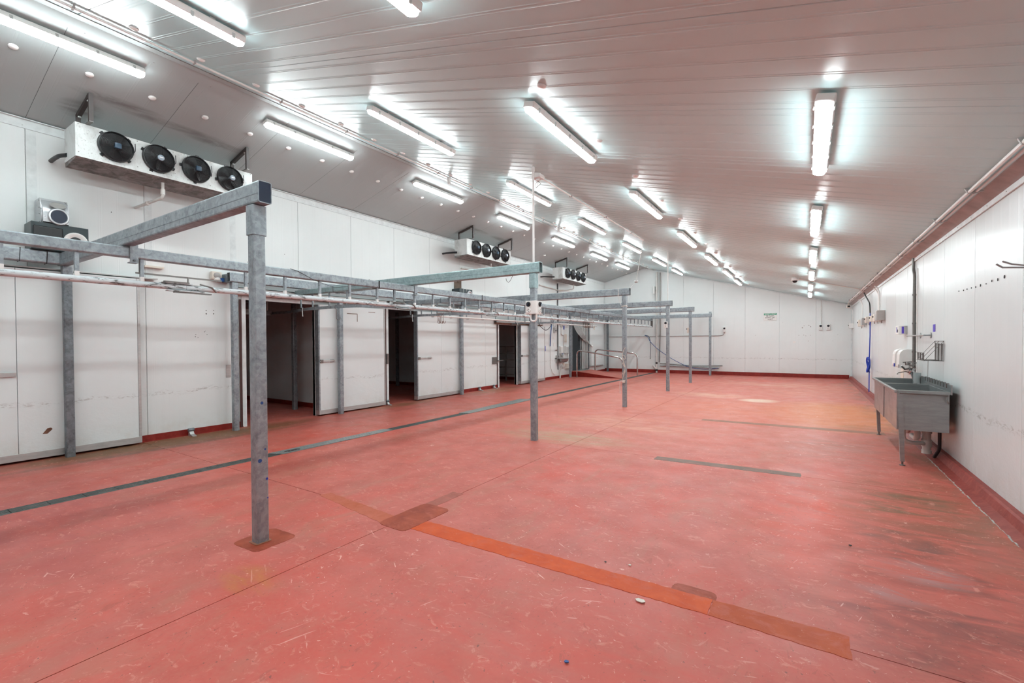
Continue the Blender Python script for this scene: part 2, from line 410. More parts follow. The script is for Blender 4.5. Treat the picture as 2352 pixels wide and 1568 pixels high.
# floor: slab pieces with open joints, over a base
fl = struct(MB().box(-13.2, XR+.1, YB-.1, YF+.1, -.22, -.075), 'floor', 'deck')
JX = [(-13.1, -8.52), (-8.516, -6.093), (-5.907, -2.868), (-2.862, XR+.05)]
JY = [YB-.05, -.55, 2.72, 5.9, 9.25, 12.55, 15.85, 19.1, YF+.05]
for i, (x0, x1) in enumerate(JX):
    for a, b in zip(JY, JY[1:]):
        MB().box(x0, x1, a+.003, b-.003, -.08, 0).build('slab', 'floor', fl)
# repair strips and patches let into the floor
def patch(poly, mat, h=.003, jit=.006, sub=8):
    h *= .5
    pts = []
    for (a, b), (c, d) in zip(poly, poly[1:]+poly[:1]):
        L = math.hypot(c-a, d-b); k = max(2, min(70, int(L/.035)))
        for i in range(k):
            e = i/k; j = jit if i else 0; pts.append((a+(c-a)*e+random.uniform(-j, j), b+(d-b)*e+random.uniform(-j, j)))
    return MB().prism(pts, 'z', -.01, h).build('patch', mat, fl)
def rpoly(x0, x1, y0, y1, r, rot=0.0):
    o = []
    for cx, cy, q in ((x1-r, y1-r, 0), (x0+r, y1-r, 1), (x0+r, y0+r, 2), (x1-r, y0+r, 3)):
        for k in range(4): o.append((cx+r*math.cos(PI/2*(q+k/3)), cy+r*math.sin(PI/2*(q+k/3))))
    c, s = math.cos(rot), math.sin(rot); mx, my = (x0+x1)/2, (y0+y1)/2
    return [(mx+(x-mx)*c-(y-my)*s, my+(x-mx)*s+(y-my)*c) for x, y in o]
patch(rpoly(-3.62, -3.30, 1.70, 2.03, .05, .05), 'maroon', .003, .003)
patch([(-4.02, 2.70), (-2.88, 2.545), (-2.86, 2.71), (-3.98, 2.80)], 'faded', .0025)
patch(rpoly(-2.98, -2.66, 2.53, 3.09, .06, -.02), 'maroon', .005, .003)
patch([(-2.96, 3.07), (-2.83, 3.05), (-2.835, 3.48), (-2.96, 3.47)], 'mauve', .003)
patch([(-2.66, 2.60), (-.45, 2.645), (-.45, 2.815), (-2.66, 2.785)], 'orange', .004, .005)
patch([(-.448, 2.645), (.185, 2.63), (.186, 2.83), (-.448, 2.815)], 'orange2', .004, .004)
patch(rpoly(-.685, -.435, 2.77, 2.90, .045), 'maroon', .0025, .002)
patch([(-1.62, 5.785), (-.05, 5.86), (-.05, 6.02), (-1.62, 5.955)], 'greybrown', .003)
patch([(-1.66, 9.08), (1.05, 9.14), (1.05, 9.36), (-1.66, 9.26)], 'tan', .0025)

# wall and ceiling panels with pressed ribs
def panel_breaks(a, b, rh=.003):
    """y stations and heights of a pressed sheet from a to b (joints at both ends)"""
    st = [(a+.0018, -.006), (a+.006, 0)]
    w = b-a
    for k in range(6):
        c = a+w*(k+.5)/6
        st += [(c-.021, 0), (c-.015, rh), (c-.010, rh), (c-.006, 0), (c+.006, 0), (c+.010, rh), (c+.015, rh), (c+.021, 0)]
    return st+[(b-.006, 0), (b-.0018, -.006)]
def flat_panel(parent, mat, a, b, zlo, zhi, put, cuts=(), rh=.003):
    """put(t, z, h) -> point; a sheet between joints a..b; zlo/zhi functions of t; cuts: openings (t0,t1,head)"""
    st = panel_breaks(a, b, rh)
    for c0, c1, _ in cuts:
        for c in (c0, c1):
            if a+.01 < c < b-.01: st += [(c-1e-4, 0), (c+1e-4, 0)]
    st.sort(); mb = MB()
    for (t0, h0), (t1, h1) in zip(st, st[1:]):
        if t1-t0 < 1e-6: continue
        mid = (t0+t1)/2; lo = None
        for c0, c1, hd in cuts:
            if c0 <= mid <= c1: lo = hd
        l0, l1 = (lo, lo) if lo is not None else (zlo(t0), zlo(t1))
        if t1-t0 < 3e-4: continue
        mb.add([put(t0, l0, h0), put(t1, l1, h1), put(t1, zhi(t1), h1), put(t0, zhi(t0), h0)], [(0, 1, 2, 3)])
    return mb.build('panel', mat, parent)
def grid(a, b, ref):
    k0 = math.ceil((a-ref)/PITCH-1e-6); g = [a]; k = k0
    while ref+k*PITCH < b-1e-6:
        if ref+k*PITCH > a+.05: g.append(ref+k*PITCH)
        k += 1
    return g+[b]
GY = grid(YB, YF, 2.79); GX = grid(XL, XR, -.94)
# left wall: backing around the doorways
mb = MB(); ys = [YB-.1]
for a, b, h in OPEN:
    mb.box(-8.53, -8.465, ys[-1], a, -.05, ZL); mb.box(-8.53, -8.465, a, b, h, ZL); ys.append(b)
mb.box(-8.53, -8.465, ys[-1], YF+.1, -.05, ZL)
wl = struct(mb, 'wall_left', 'trim')
for a, b in zip(GY, GY[1:]):
    flat_panel(wl, 'panel', a, b, lambda t: .0, lambda t: ZL, lambda t, z, h: (XL+h, t, z), OPEN, .00045)
wr = struct(MB().box(XR+.012, XR+.12, YB-.1, YF+.1, -.05, ZR+.2), 'wall_right', 'trim')
for a, b in zip(GY, GY[1:]):
    flat_panel(wr, 'panel_r', a, b, lambda t: .0, lambda t: ZR, lambda t, z, h: (XR-h, t, z), (), .0004)
wf = struct(MB().prism([(XL-.1, -.05), (XR+.1, -.05), (XR+.1, ZR), (RX, RZ+.1), (XL-.1, ZL)], 'y', YF+.012, YF+.12), 'wall_far', 'trim')
for a, b in zip(GX, GX[1:]):
    flat_panel(wf, 'panel', a, b, lambda t: .0, lambda t: zc(t), lambda t, z, h: (t, YF-h, z), (), .0004)
wb = struct(MB().prism([(XL-.1, -.05), (XR+.1, -.05), (XR+.1, ZR), (RX, RZ+.1), (XL-.1, ZL)], 'y', YB-.12, YB), 'wall_back', 'panel')
# ceiling: deck, pressed panels on both slopes, ridge flashing
nl, nr = Vector((SL, 0, -1)).normalized(), Vector((-SL, 0, -1)).normalized()
ce = struct(MB().prism([(XL-.2, ZL+.02-.2*SL), (RX, RZ+.02), (XR+.2, ZR+.02-.2*SL), (XR+.2, ZR+.2), (RX, RZ+.3), (XL-.2, ZL+.2)], 'y', YB-.1, YF+.1), 'ceiling', 'deck')
for a, b in zip(GY, GY[1:]):
    flat_panel(ce, 'ceil', a, b, lambda t: RX, lambda t: XR, lambda t, s, h: Vector((s, t, zc(s)))+nr*(h*.7))
    flat_panel(ce, 'ceil_l', a, b, lambda t: XL, lambda t: RX, lambda t, s, h: Vector((s, t, zc(s)))+nl*(h*.18))
mb = MB(); k = .17
mb.prism([(RX-k, zc(RX-k)-.002), (RX-k, zc(RX-k)-.008), (RX, RZ-.010), (RX+k, zc(RX+k)-.008), (RX+k, zc(RX+k)-.002), (RX, RZ-.003)], 'y', YB, YF); mb.build('ridge_flashing', 'ceil_l', ce)
mb = MB()
for i in range(40):
    for s in (-1, 1):
        x = RX+s*.15; mb.lathe([(.001, zc(x)-.014), (.006, zc(x)-.012), (.007, zc(x)-.006)], (x, YB+.3+i*.622, 0), 'z', 6)
o = mb.build('rivet', 'alu', ce); o['kind'] = 'stuff'
# trims at the eaves and at the corners
mb = MB(); mb.box(XL, XL+.012, YB, YF, ZL-.12, ZL-.004).box(XL, XL+.05, YB, YF, ZL-.012, ZL-.002)
t1 = struct(mb, 'trim_1', 'trim')
mb = MB()
for i in range(62): mb.lathe([(.005, .012), (.005, .015), (.001, .017)], (XL, YB+.2+i*.41, ZL-.085), 'x', 6)
o = mb.build('screw', 'alu', t1); o['kind'] = 'stuff'
mb = MB().prism([(XR, ZR-.035), (XR-.02, ZR-.035), (XR-.115, zc(XR-.115)-.010), (XR-.122, zc(XR-.122)-.002), (XR-.05, ZR+.01)], 'y', YB, YF)
t2 = struct(mb, 'trim_2', 'cove')
MB().box(XR-.016, XR-.002, YB, YF, ZR-.085, ZR-.034).build('capping', 'trim', t2)
mb = MB()
for i in range(50): mb.lathe([(.005, -.016), (.005, -.019), (.001, -.021)], (XR, YB+.2+i*.5, ZR-.06), 'x', 6)
o = mb.build('screw', 'alu', t2); o['kind'] = 'stuff'
struct(MB().box(XL, XL+.035, YF-.035, YF, .1, zc(XL)), 'trim_3', 'trim')
struct(MB().box(XR-.045, XR, YF-.045, YF, .1, ZR-.05), 'trim_4', 'trim')
mb = MB()
mb.prism([(RX, RZ-.01), (XR, ZR-.01), (XR, ZR-.06), (RX, RZ-.06)], 'y', YF-.02, YF-.002); mb.prism([(XL, ZL-.01), (RX, RZ-.01), (RX, RZ-.06), (XL, ZL-.06)], 'y', YF-.02, YF-.002)
struct(mb, 'trim_5', 'trim')
# skirtings
KERB = [(0, .0), (0, .105), (-.045, .105), (-.06, .09), (-.085, .03), (-.155, 0)]
mb = MB().prism([(XR+u, v) for u, v in KERB], 'y', YB, YF); struct(mb, 'baseboard_right', 'kerb')
mb = MB().prism([(YF, 0), (YF, .15), (YF-.02, .15), (YF-.035, .02), (YF-.06, 0)], 'x', XL, XR-.09); struct(mb, 'baseboard_far', 'skirt')
mb = MB(); e = [YB]
for a, b, h in OPEN: e += [a-.06, b+.06]
e += [YF-.06]
for a, b in zip(e[::2], e[1::2]):
    mb.prism([(XL-.01, 0), (XL-.01, .10), (XL+.012, .10), (XL+.016, .01), (XL+.03, 0)], 'y', a, b)
struct(mb, 'baseboard_left', 'skirt')

# ------------------------------------------------------------------ cold rooms behind the left wall
struct(MB().box(-13.1, -8.54, 6.30, 6.42, 0, 2.95), 'wall_inner', 'coldwall')
struct(MB().box(-13.1, -8.54, 11.32, 11.44, 0, 2.95), 'wall_inner.001', 'coldwall')
struct(MB().box(-13.1, -8.54, 15.0, 15.12, 0, 2.95), 'wall_inner.002', 'coldwall')
struct(MB().box(-13.1, -8.54, 1.4, 1.5, 0, 2.95), 'wall_inner.003', 'coldwall')
struct(MB().box(-13.2, -13.1, 1.4, YF+.1, 0, 2.95), 'wall_rear', 'coldwall')
struct(MB().box(-13.2, -8.54, 1.4, YF+.1, 2.95, 3.05), 'ceiling.001', 'deck')
mb = MB().box(-13.1, -8.54, 6.27, 6.30, 0, .10).box(-13.1, -8.54, 11.29, 11.32, 0, .10).box(-13.1, -8.54, 14.97, 15.0, 0, .10)
struct(mb, 'baseboard_inner', 'skirt')

# ------------------------------------------------------------------ doors
def door_frame(n, a, b, h, header=None):
    d = struct(MB().box(-8.535, -8.432, a-.07, a, 0, h+.07), 'door_%d' % n, 'trim')
    MB().box(-8.535, -8.432, b, b+.07, 0, h+.07).build('jamb', 'trim', d)
    MB().box(-8.535, -8.432, a, b, h, h+.07).build('head', 'trim', d)
    MB().box(-8.431, -8.426, a-.115, a-.075, 0, h).build('rubber_seal', 'seal', d)
    MB().box(-8.431, -8.424, b+.075, b+.10, 0, h).build('seal_strip', 'alu', d)
    if header:
        y0, y1, z0, z1 = header
        tr = MB().box(-8.44, -8.31, y0, y1, z1-.012, z1).box(-8.325, -8.31, y0, y1, z0+.05, z1).box(-8.44, -8.43, y0, y1, z0, z1).build('track', 'alu', d)
        MB().box(-8.428, -8.33, y0+.02, y1-.02, z0+.01, z0+.055).build('roller_bar', 'rust', tr)
    return d
def leaf(d, y0, y1, z1, seams, handle=None, x0=-8.415, x1=-8.30):
    ed = [y0+.03]+seams+[y1-.03]; lf = None
    for a, b in zip(ed, ed[1:]):
        q = MB().box(x0+.004, x1, a+.002, b-.002, .10, z1, .004).build('leaf' if lf is None else 'door_panel', 'leaf', d if lf is None else lf)
        lf = lf or q
    MB().box(x0, x1+.010, y0+.001, y1, .028, .118, .003).build('bottom_rail', 'alu', lf)
    MB().box(x0, x1+.004, y0, y0+.032, .119, z1).build('edge_strip', 'galv' if handle else 'alu', lf)
    MB().box(x0, x1+.006, y1-.032, y1-.001, .119, z1).build('edge_strip', 'alu', lf)
    if handle:
        z, L = handle
        h = MB().box(x1+.018, x1+.030, y0+.02, y0+L, z-.018, z+.018, .004).build('handle', 'alu', lf)
        MB().box(x1+.001, x1+.020, y0+L*.72, y0+L*.95, z-.026, z+.026, .003).box(x1+.001, x1+.034, y0+.03, y0+.09, z-.032, z+.032, .004).build('handle_mount', 'dsteel', lf)
    return lf
d0 = struct(MB().box(-8.44, -8.31, -3.0, 2.9, 2.47, 2.485), 'door_1', 'alu')
leaf(d0, -.5, 2.668, 2.455, [1.405])
h = MB().box(-8.298, -8.284, .75, 1.39, 1.095, 1.14, .003).build('handle', 'alu', d0)
MB().box(-8.2985, -8.276, 1.255, 1.395, 1.09, 1.145, .003).build('handle_mount', 'alu', h)
MB().prism([(1.62, .335), (1.665, .33), (1.715, .385), (1.70, .405), (1.665, .40)], 'x', -8.2995, -8.297).build('hole', 'rust', d0)
d1 = door_frame(2, *OPEN[0], header=(4.05, 7.40, 2.335, 2.47))
leaf(d1, 5.60, 7.335, 2.27, [], (1.115, .36))
d2 = door_frame(3, *OPEN[1], header=(7.5, 11.2, 2.345, 2.48))
leaf(d2, 8.38, 10.17, 2.28, [9.30], (1.08, .52))
MB().box(-8.424, -8.34, 7.43, 7.49, .98, 1.22, .004).build('latch_plate', 'dsteel', d2)
d3 = door_frame(4, *OPEN[2], header=(11.95, 15.0, 2.06, 2.22))
leaf(d3, 13.36, 15.09, 2.05, [], (1.0, .52))
MB().box(-8.44, -8.42, 11.86, 12.14, .78, 1.0, .002).box(-8.42, -8.36, 12.1, 12.36, .87, .89).build('latch_plate', 'dsteel', d3)
d4 = struct(MB().box(-8.53, -8.41, 17.66, 17.76, 0, 2.38), 'door_5', 'galv_d')
MB().box(-8.53, -8.41, 19.44, 19.53, .22, 2.38).build('jamb', 'galv_d', d4)
MB().box(-8.53, -8.41, 17.76, 19.44, 2.30, 2.38).build('head', 'galv_d', d4)
MB().box(-8.53, -8.43, 18.55, 18.62, .24, 2.30).build('mullion', 'galv_d', d4)
MB().box(-8.50, -8.46, 18.62, 19.43, .24, 2.29).build('leaf', 'alu', d4)
lf = MB().box(-8.44, -8.38, 19.55, 21.28, .30, 2.75, .004).build('leaf', 'leaf', d4)
MB().box(-8.379, -8.377, 19.98, 20.12, 2.02, 2.17).build('notice', 'cream', lf)
MB().tube([(-8.36, 19.55, .33), (-8.36, 21.0, .33)], .035, 10).build('bottom_roll', 'alu', lf)

# ------------------------------------------------------------------ posts
PY = [1.83, 5.95, 10.03, 13.85, 16.97, 20.9]
ordn = NUM[:7]
plab = ['thick galvanized steel post standing on a maroon floor patch', 'galvanized steel post carrying the twin white power outlets', 'galvanized steel post with a pale cord tied around it',
        'slim galvanized steel post with one white outlet, fourth along the open side', 'slim galvanized steel post, fifth along the open side, between outlet post and end wall', 'galvanized steel post standing close to the far end wall, sixth of its row']
for i, y in enumerate(PY):
    x = -3.46; p = thing('steel_post', plab[i], 'post', (x, y, 0), 'posts along the open side of the rail frame')
    zt = 2.72 if i == 5 else 2.515
    MB().rhs('z', 0, zt, x, y, .09, .09, .012, .006).build('shaft', 'galv', p)
    if i < 5: MB().rhs('z', 2.30, 2.517, x, y, .106, .106, .012, .007).build('sleeve', 'galv_g' if i == 1 else 'galv', p)
    if i == 0:
        MB().prism(rpoly(x-.062, x+.06, y-.062, y+.058, .02), 'z', 0.0016, .006).build('mortar_collar', 'tan', p)
        for (a, b, c, r) in ((.0455, .03, .475, .010), (.0455, -.02, .62, .016), (.0455, .02, .70, .008), (.0455, .0, 1.05, .012), (.0455, .035, .33, .006)):
            MB().lathe([(r, 0), (r*.9, .0006), (.0005, .0007)], (x+a-.0005, y+b, c), 'x', 7).build('paint_spot', 'blue' if a and c < .5 else 'bluehose', p)
LP = [(1.86, 2.52), (3.95, 2.525), (6.05, 2.40), (10.04, 2.525), (13.9, 2.525), (17.1, 2.525), (21.32, 2.525)]
llab = ['dark mottled steel post before the nearest white sliding door', 'galvanized steel post beside the jamb of the widest dark doorway', 'galvanized steel post in front of the door leaf with a long lever handle',
        'galvanized steel post between the middle sliding door and the blank wall', 'galvanized wall-side post hidden behind the twin outlet post', 'galvanized steel post beside the hand basin and the ramp', 'dark galvanized post in the corner behind the ramp handrails']
for i, (y, zt) in enumerate(LP):
    x = -8.21; p = thing('steel_post', llab[i], 'post', (x, y, 0), 'posts along the sliding door side')
    MB().rhs('z', 0, zt, x, y, .09, .09, .012, .006).build('shaft', 'galv_d' if i in (0, 6) else 'galv', p)
    if i in (0, 1): MB().rhs('z', zt-.17, zt, x, y, .104, .104, .012, .006).build('sleeve', 'galv', p)

# ------------------------------------------------------------------ beams
blab = ['cross beam with a dark plugged end on the thickest post', 'greenish cross beam with a hook beneath, on the twin outlet post', 'cross beam wrapped with cord at its end, third along', 'fourth cross beam, on the slim post with one outlet', 'fifth cross beam, thin and far, before the one at the end wall', 'farthest cross beam, meeting the taller post by the end wall']
for i, y in enumerate(PY):
    x1 = -3.40 if i == 5 else -3.335; z0 = 2.49 if i == 5 else 2.522
    b = thing('cross_beam', blab[i], 'beam', (x1, y, z0), 'cross beams over the overhead rail')
    x0 = -8.26 if i == 0 else -8.145
    MB().rhs('x', x0, x1, y, z0+.08, .10, .16, .014, .006).build('tube', 'galv_g' if i == 1 else 'galv', b)
    if i == 0: MB().rhs('x', x1-.014, x1-.004, y, z0+.08, .087, .147, .010, .006, False).build('end_plug', 'navy', b)
    sm = MB(); sm.box(x0+.01, x1-.01, y-.0512, y-.0502, z0+.062, z0+.066); sm.build('weld_seam', 'galv_d', b)
wlab = ['wall-side beam with two tie wires, running under the black speaker', 'long wall-side beam above the sliding doors, starting at a hollow end']
for i, (a, b_) in enumerate(((YB+.1, 1.80), (3.86, 21.4))):
    b = thing('wall_beam', wlab[i], 'beam', (-8.2, a, 2.53), 'wall side beams')
    MB().rhs('y', a, b_, -8.2, 2.61, .10, .158, .014, .006).build('tube', 'galv', b)
    if i == 0:
        for y in (1.42, 1.66):
            MB().tube([(-8.145, y, 2.525), (-8.145, y+.008, 2.695), (-8.255, y+.008, 2.695), (-8.255, y, 2.525)], .004, 5, True).build('tie_wire', 'black', b)
    else:
        MB().rhs('x', -8.44, -8.255, 3.915, 2.605, .09, .15, .012, .006).build('stub', 'galv', b)
        for y in (5.95, 10.03, 13.9, 17.0): MB().box(-8.149, -8.139, y-.05, y+.05, 2.50, 2.62).build('joint_plate', 'galv', b)
SY = [5.15, 8.0, 12.75]
slab_ = ['short lower cross member over the branch rail into the widest doorway', 'short lower cross member near the second black speaker', 'short lower cross member behind the twin outlet post']
for i, y in enumerate(SY):
    b = thing('cross_member', slab_[i], 'beam', (-8.3, y, 2.40), 'short cross members beside the rail beam')
    MB().rhs('x', -8.30 if i < 2 else -8.14, -6.052, y, 2.452, .09, .10, .012, .005).build('tube', 'galv_g' if i == 0 else 'galv', b)
    MB().box(-6.056, -6.047, y-.06, y+.06, 2.39, 2.51).build('end_plate', 'dsteel', b)
    MB().box(-7.13, -7.11, y-.049, y+.049, 2.398, 2.508).build('joint_band', 'galv_d', b)

# overhead support beam, main rail, wall-side rail, branch rails
b = thing('support_beam', 'long square beam hung beneath the cross beams, above the white rail', 'beam', (-6.0, 1.0, 2.40))
MB().rhs('y', YB+.1, 21.1, -6.0, 2.455, .09, .112, .012, .006).build('tube', 'galv', b)
for y in PY[:5]:
    c = MB().box(-5.953, -5.944, y+.005, y+.075, 2.355, 2.545).box(-6.02, -5.944, y+.005, y+.075, 2.346, 2.356).box(-6.02, -6.013, y-.05, y+.09, 2.512, 2.519).build('clamp', 'galv', b)
    MB().lathe([(.013, 0), (.013, .008), (.008, .012)], (-5.944, y+.04, 2.372), 'x', 6).build('bolt', 'galv_d', c)
for y in (5.15, 8.0, 12.75): MB().box(-5.954, -5.950, y-.012, y+.012, 2.395, 2.516).build('joint_band', 'black', b)
MB().box(-6.05, -5.95, 21.1, 21.11, 2.12, 2.52).build('end_plate', 'dsteel', b)
RXm, RZm = -6.0, 2.137
r = thing('overhead_rail', 'long white-painted tubular meat rail hanging over the floor drain', 'rail', (RXm, 1.0, RZm))
for a, c in zip([YB+.1, 2.36, 5.72, 9.0, 12.2, 15.4, 18.6], [2.357, 5.717, 8.997, 12.197, 15.397, 18.597, 21.09]):
    MB().tube([(RXm, a, RZm), (RXm, c, RZm)], .033, 14).build('tube', 'rail', r, True)
hm = MB().box(-.016, .016, -.016, .016, .045, .262).build('hanger', 'galv', None); ft = MB().box(-.017, .017, -.017, .017, .028, .075).build('hanger_foot', 'white', hm)
HY = [-2.7, -2.2, -1.6, -1.1, -.6, -.1, .42, .93, 1.43, 1.95, 3.03, 3.55, 4.08, 4.60, 5.14]+[5.52+.485*i for i in range(32)]
for i, y in enumerate(HY):
    c = hm if i == 0 else copy_tree(hm)
    c.parent = r; c.location = (0, y-1.0, 0)
def switch(y0, y1, flip):
    s = MB().box(RXm-.02, RXm+.05, y0+.05, y0+.42, RZm-.052, RZm-.040).box(RXm-.05, RXm+.045, y0, y0+.30, RZm+.034, RZm+.042).build('switch_plate', 'rail', r)
    MB().box(RXm+.01, RXm+.055, y0+.02, y0+.26, RZm+.043, RZm+.056).box(RXm+.015, RXm+.03, y0+.25, y0+.262, RZm+.05, RZm+.12).box(RXm-.01, RXm+.03, y0+.12, y1, RZm-.066, RZm-.053).build('switch_lever', 'dsteel', s)
    MB().tube([(RXm-.03, y0+.40, RZm+.055), (RXm+.04, y1, RZm+.02), (RXm+.03, y1+.05, RZm-.03)], .010, 6).build('lever_bar', 'dsteel', s)
switch(2.12, 2.62, 1); switch(5.46, 5.95, 1); switch(8.10, 8.6, 1)
MB().box(-6.018, -6.006, 1.90, 2.75, 2.245, 2.262).box(-6.02, -6.0, 1.93, 1.96, 2.262, 2.40).build('guide_bar', 'dsteel', r)
r2_ = thing('wall_rail', 'thinner white rail hanging under the wall-side beam, past the doors', 'rail', (-8.07, 8.4, 2.17))
for a, c in zip([8.4, 11.6, 14.8], [11.597, 14.797, 19.6]): MB().tube([(-8.07, a, 2.17), (-8.07, c, 2.17)], .024, 10).build('tube', 'white', r2_, True)
for y in [8.75+.72*i for i in range(15)]: MB().box(-8.146, -8.136, y-.015, y+.015, 2.16, 2.60).box(-8.136, -8.06, y-.015, y+.015, 2.135, 2.146).build('hanger', 'galv', r2_)
blab = ['grey branch rail curving off toward the widest dark doorway', 'branch rail with brown hooks on it, bending into the middle doorway', 'branch rail to the doorway with the shelving rack']
for i, (y, yo) in enumerate(((5.12, 5.95), (7.98, 8.75), (12.75, 13.5))):
    r3 = thing('branch_rail', blab[i], 'rail', (-6.06, y, 2.13), 'branch rails into the cold rooms')
    pts = fillet([(-6.05, yo, 2.135), (-6.45, y+.12, 2.135), (-6.9, y, 2.135), (-8.0, y+.02, 2.135), (-8.75, y+.25, 2.13), (-9.8, y+.25, 2.13)], .35, 5)
    mb = MB(); rings = []
    for k, p in enumerate(pts):
        q0 = pts[max(k-1, 0)]; q1 = pts[min(k+1, len(pts)-1)]; d = Vector(q1)-Vector(q0); n = Vector((-d.y, d.x, 0)).normalized()*.008; u = Vector((0, 0, .027)); p = Vector(p)-Vector((0, 0, .045 if i == 2 else 0))
        rings.append([p-n-u, p+n-u, p+n+u, p-n+u])
    mb.ring_loft(rings); mb.build('bar', 'galv', r3)
    for x in (-6.75, -7.25, -7.75, -8.12):
        MB().box(x-.014, x+.014, y-.010, y+.010, 2.163 if i < 2 else 2.118, 2.401).build('hanger', 'galv', r3)
    MB().tube([(-8.02, y-.03, 2.16), (-8.02, y-.04, 2.10), (-7.99, y-.05, 1.99)], .008, 6).build('stop_pin', 'alu', r3)
# hooks
def hook(p, s=.16, yaw_=0.0, mat='rust'):
    x, y, z = p
    pts = [(0, 0, 0), (0, 0, -s*.62)]+[(s*.17*(1-math.cos(a))*1.0, 0, -s*.62-s*.20*math.sin(a)) for a in [PI*k/7 for k in range(1, 9)]]
    top = [(-.035*math.sin(a), 0, .0365-.0365*math.cos(a)) for a in [PI*1.6*k/7 for k in range(7, 0, -1)]]
    mb = MB().tube(top+pts, .0045, 6); mb.rot(yaw_).move(p); return mb
for i, (y, k) in enumerate([(6.52, 0), (6.56, .3), (6.61, -.2), (6.66, .4), (6.72, .1)]):
    o = one(hook((-7.25+(y-6.5)*.9, 7.983, 2.093), .20, PI/2+k*.6), 'meat_hook', 'rust', 'rusty S-hook, %s of five bunched on the branch rail at the middle doorway' % NUM[i], 'hook', 'hooks bunched on the middle branch rail', True)
for i in range(10):
    o = one(hook((RXm, 13.45+i*.085, RZm-.0365), .21, random.uniform(-.35, .35)), 'meat_hook', 'rust', 'reddish rusty hook, %s of ten bunched on the long white rail' % NUM[i], 'hook', 'hooks bunched on the long white rail', True)
for i in range(2): one(hook((RXm, 11.40+i*.42, RZm-.0365), .24, .2), 'meat_hook', 'dsteel', '%s dark hook on the white rail just before the rusty bunch' % ('nearer', 'farther')[i], 'hook', 'pair of hooks before the bunch', True)
one(hook((-7.05, 5.12, 2.093), .24, PI/2, 'dsteel'), 'meat_hook', 'dsteel', 'single dark hook hanging on the grey branch rail at the widest doorway', 'hook', None, True)
one(MB().tube([(-3.83, 5.95, 2.525), (-3.87, 5.93, 2.44), (-3.895, 5.92, 2.415), (-3.925, 5.915, 2.44), (-3.935, 5.91, 2.48)], .004, 6), 'wire_hook', 'dsteel', 'bent wire hook dangling under the greenish cross beam', 'hook', None, True)

# ------------------------------------------------------------------ floor drain
d = thing('floor_drain', 'long dark slotted drain channel crossing the red floor', 'drain', (-6.0, 1.0, 0))
MB().box(-6.092, -5.908, YB, 21.1, -.07, -.055).build('channel_bed', 'dark', d)
MB().box(-6.092, -6.082, YB, 21.1, -.05, .001).box(-5.918, -5.908, YB, 21.1, -.05, .001).build('frame', 'grate', d)
g = MB()
for k in range(6): x = -.07+.028*k; g.box(x-.0075, x+.0075, 0, .245, -.02, 0)
for y in (.0, .120, .233): g.box(-.08, .08, y, y+.012, -.021, -.004)
gm = g.build('grate', 'grate', None); k = 0
y = YB+.02
while y < 21:
    c = gm if k == 0 else copy_tree(gm); c.parent = d; c.location = (random.uniform(-.001, .001), y-1.0, -random.uniform(0, .0015)); y += .252; k += 1
def cover(name, label, pts, z):
    mb = MB().prism(pts, 'z', z, z+.008); o = one(mb, name, 'plate', label, 'drain cover', 'steel plates over the drain')
    t = MB(); y0 = min(p[1] for p in pts)+.04; y1 = max(p[1] for p in pts)-.04; k = 0; yy = y0
    while yy < y1:
        for x in (-6.20, -6.12, -6.04, -5.96):
            s = 1 if (k % 2) else -1
            if x > min(p[0] for p in pts)+.03: t.box(x-.014, x+.014, yy-.003, yy+.003, z+.008, z+.0095)
        yy += .05; k += 1
    q = t.build('tread', 'plate', o); q['kind'] = 'stuff'; return o
c = cover('drain_cover', 'pale checker plate with a worn corner lying over the drain', [(-6.09, 3.34), (-5.89, 3.43), (-5.90, 5.36), (-6.10, 5.34), (-6.24, 5.28)][0:4], .002)
patch_ = MB().prism(rpoly(-6.02, -5.93, 3.50, 3.72, .04), 'z', .0097, .0105).build('rust_patch', 'dark', c)
cover('drain_cover', 'second checker plate over the drain, farther along by the twin outlets', [(-6.10, 7.36), (-5.89, 7.46), (-5.90, 10.1), (-6.24, 10.0)], .002)

# ------------------------------------------------------------------ lights
def batten(L=1.53):
    root = bpy.data.objects.new('batten_light', None); COL.objects.link(root)
    MB().box(-.059, .059, -L/2-.01, L/2+.01, -.078, -.018, .010).build('base', 'white', root)
    sec = [(-.0505, -.0785), (-.0505, -.090), (-.041, -.107), (0, -.116), (.041, -.107), (.0505, -.090), (.0505, -.0785)]
    rings = []
    for y, k in ((-L/2-.010, .55), (-L/2+.02, 1), (L/2-.02, 1), (L/2+.010, .55)):
        rings.append([(x*k if k < .8 else x, y, -.0785+(z+.0785)*k) for x, z in sec])
    MB().ring_loft(rings).build('diffuser', 'led', root, True)
    for y in [-L/2+.10+k*(L-.20)/4 for k in range(5)]:
        [MB().box(min(sx*.0595, sx*.064), max(sx*.0595, sx*.064), y-.012, y+.012, -.086, -.044).build('clip', 'alu', root) for sx in (-1, 1)]
    for y in (-.5, .5): MB().box(-.03, .03, y-.02, y+.02, -.018, 0).build('bracket', 'alu', root)
    return root
proto = batten(); first = True
rows = [(.115, 'nearest the sink wall'), (-2.20, 'second from the sink wall'), (-4.44, 'just below the ridge'), (-6.785, 'on the short slope beside the coolers')]
LYS = [-2.3, .70, 3.72, 6.78, 9.80, 12.85, 15.92, 18.62]
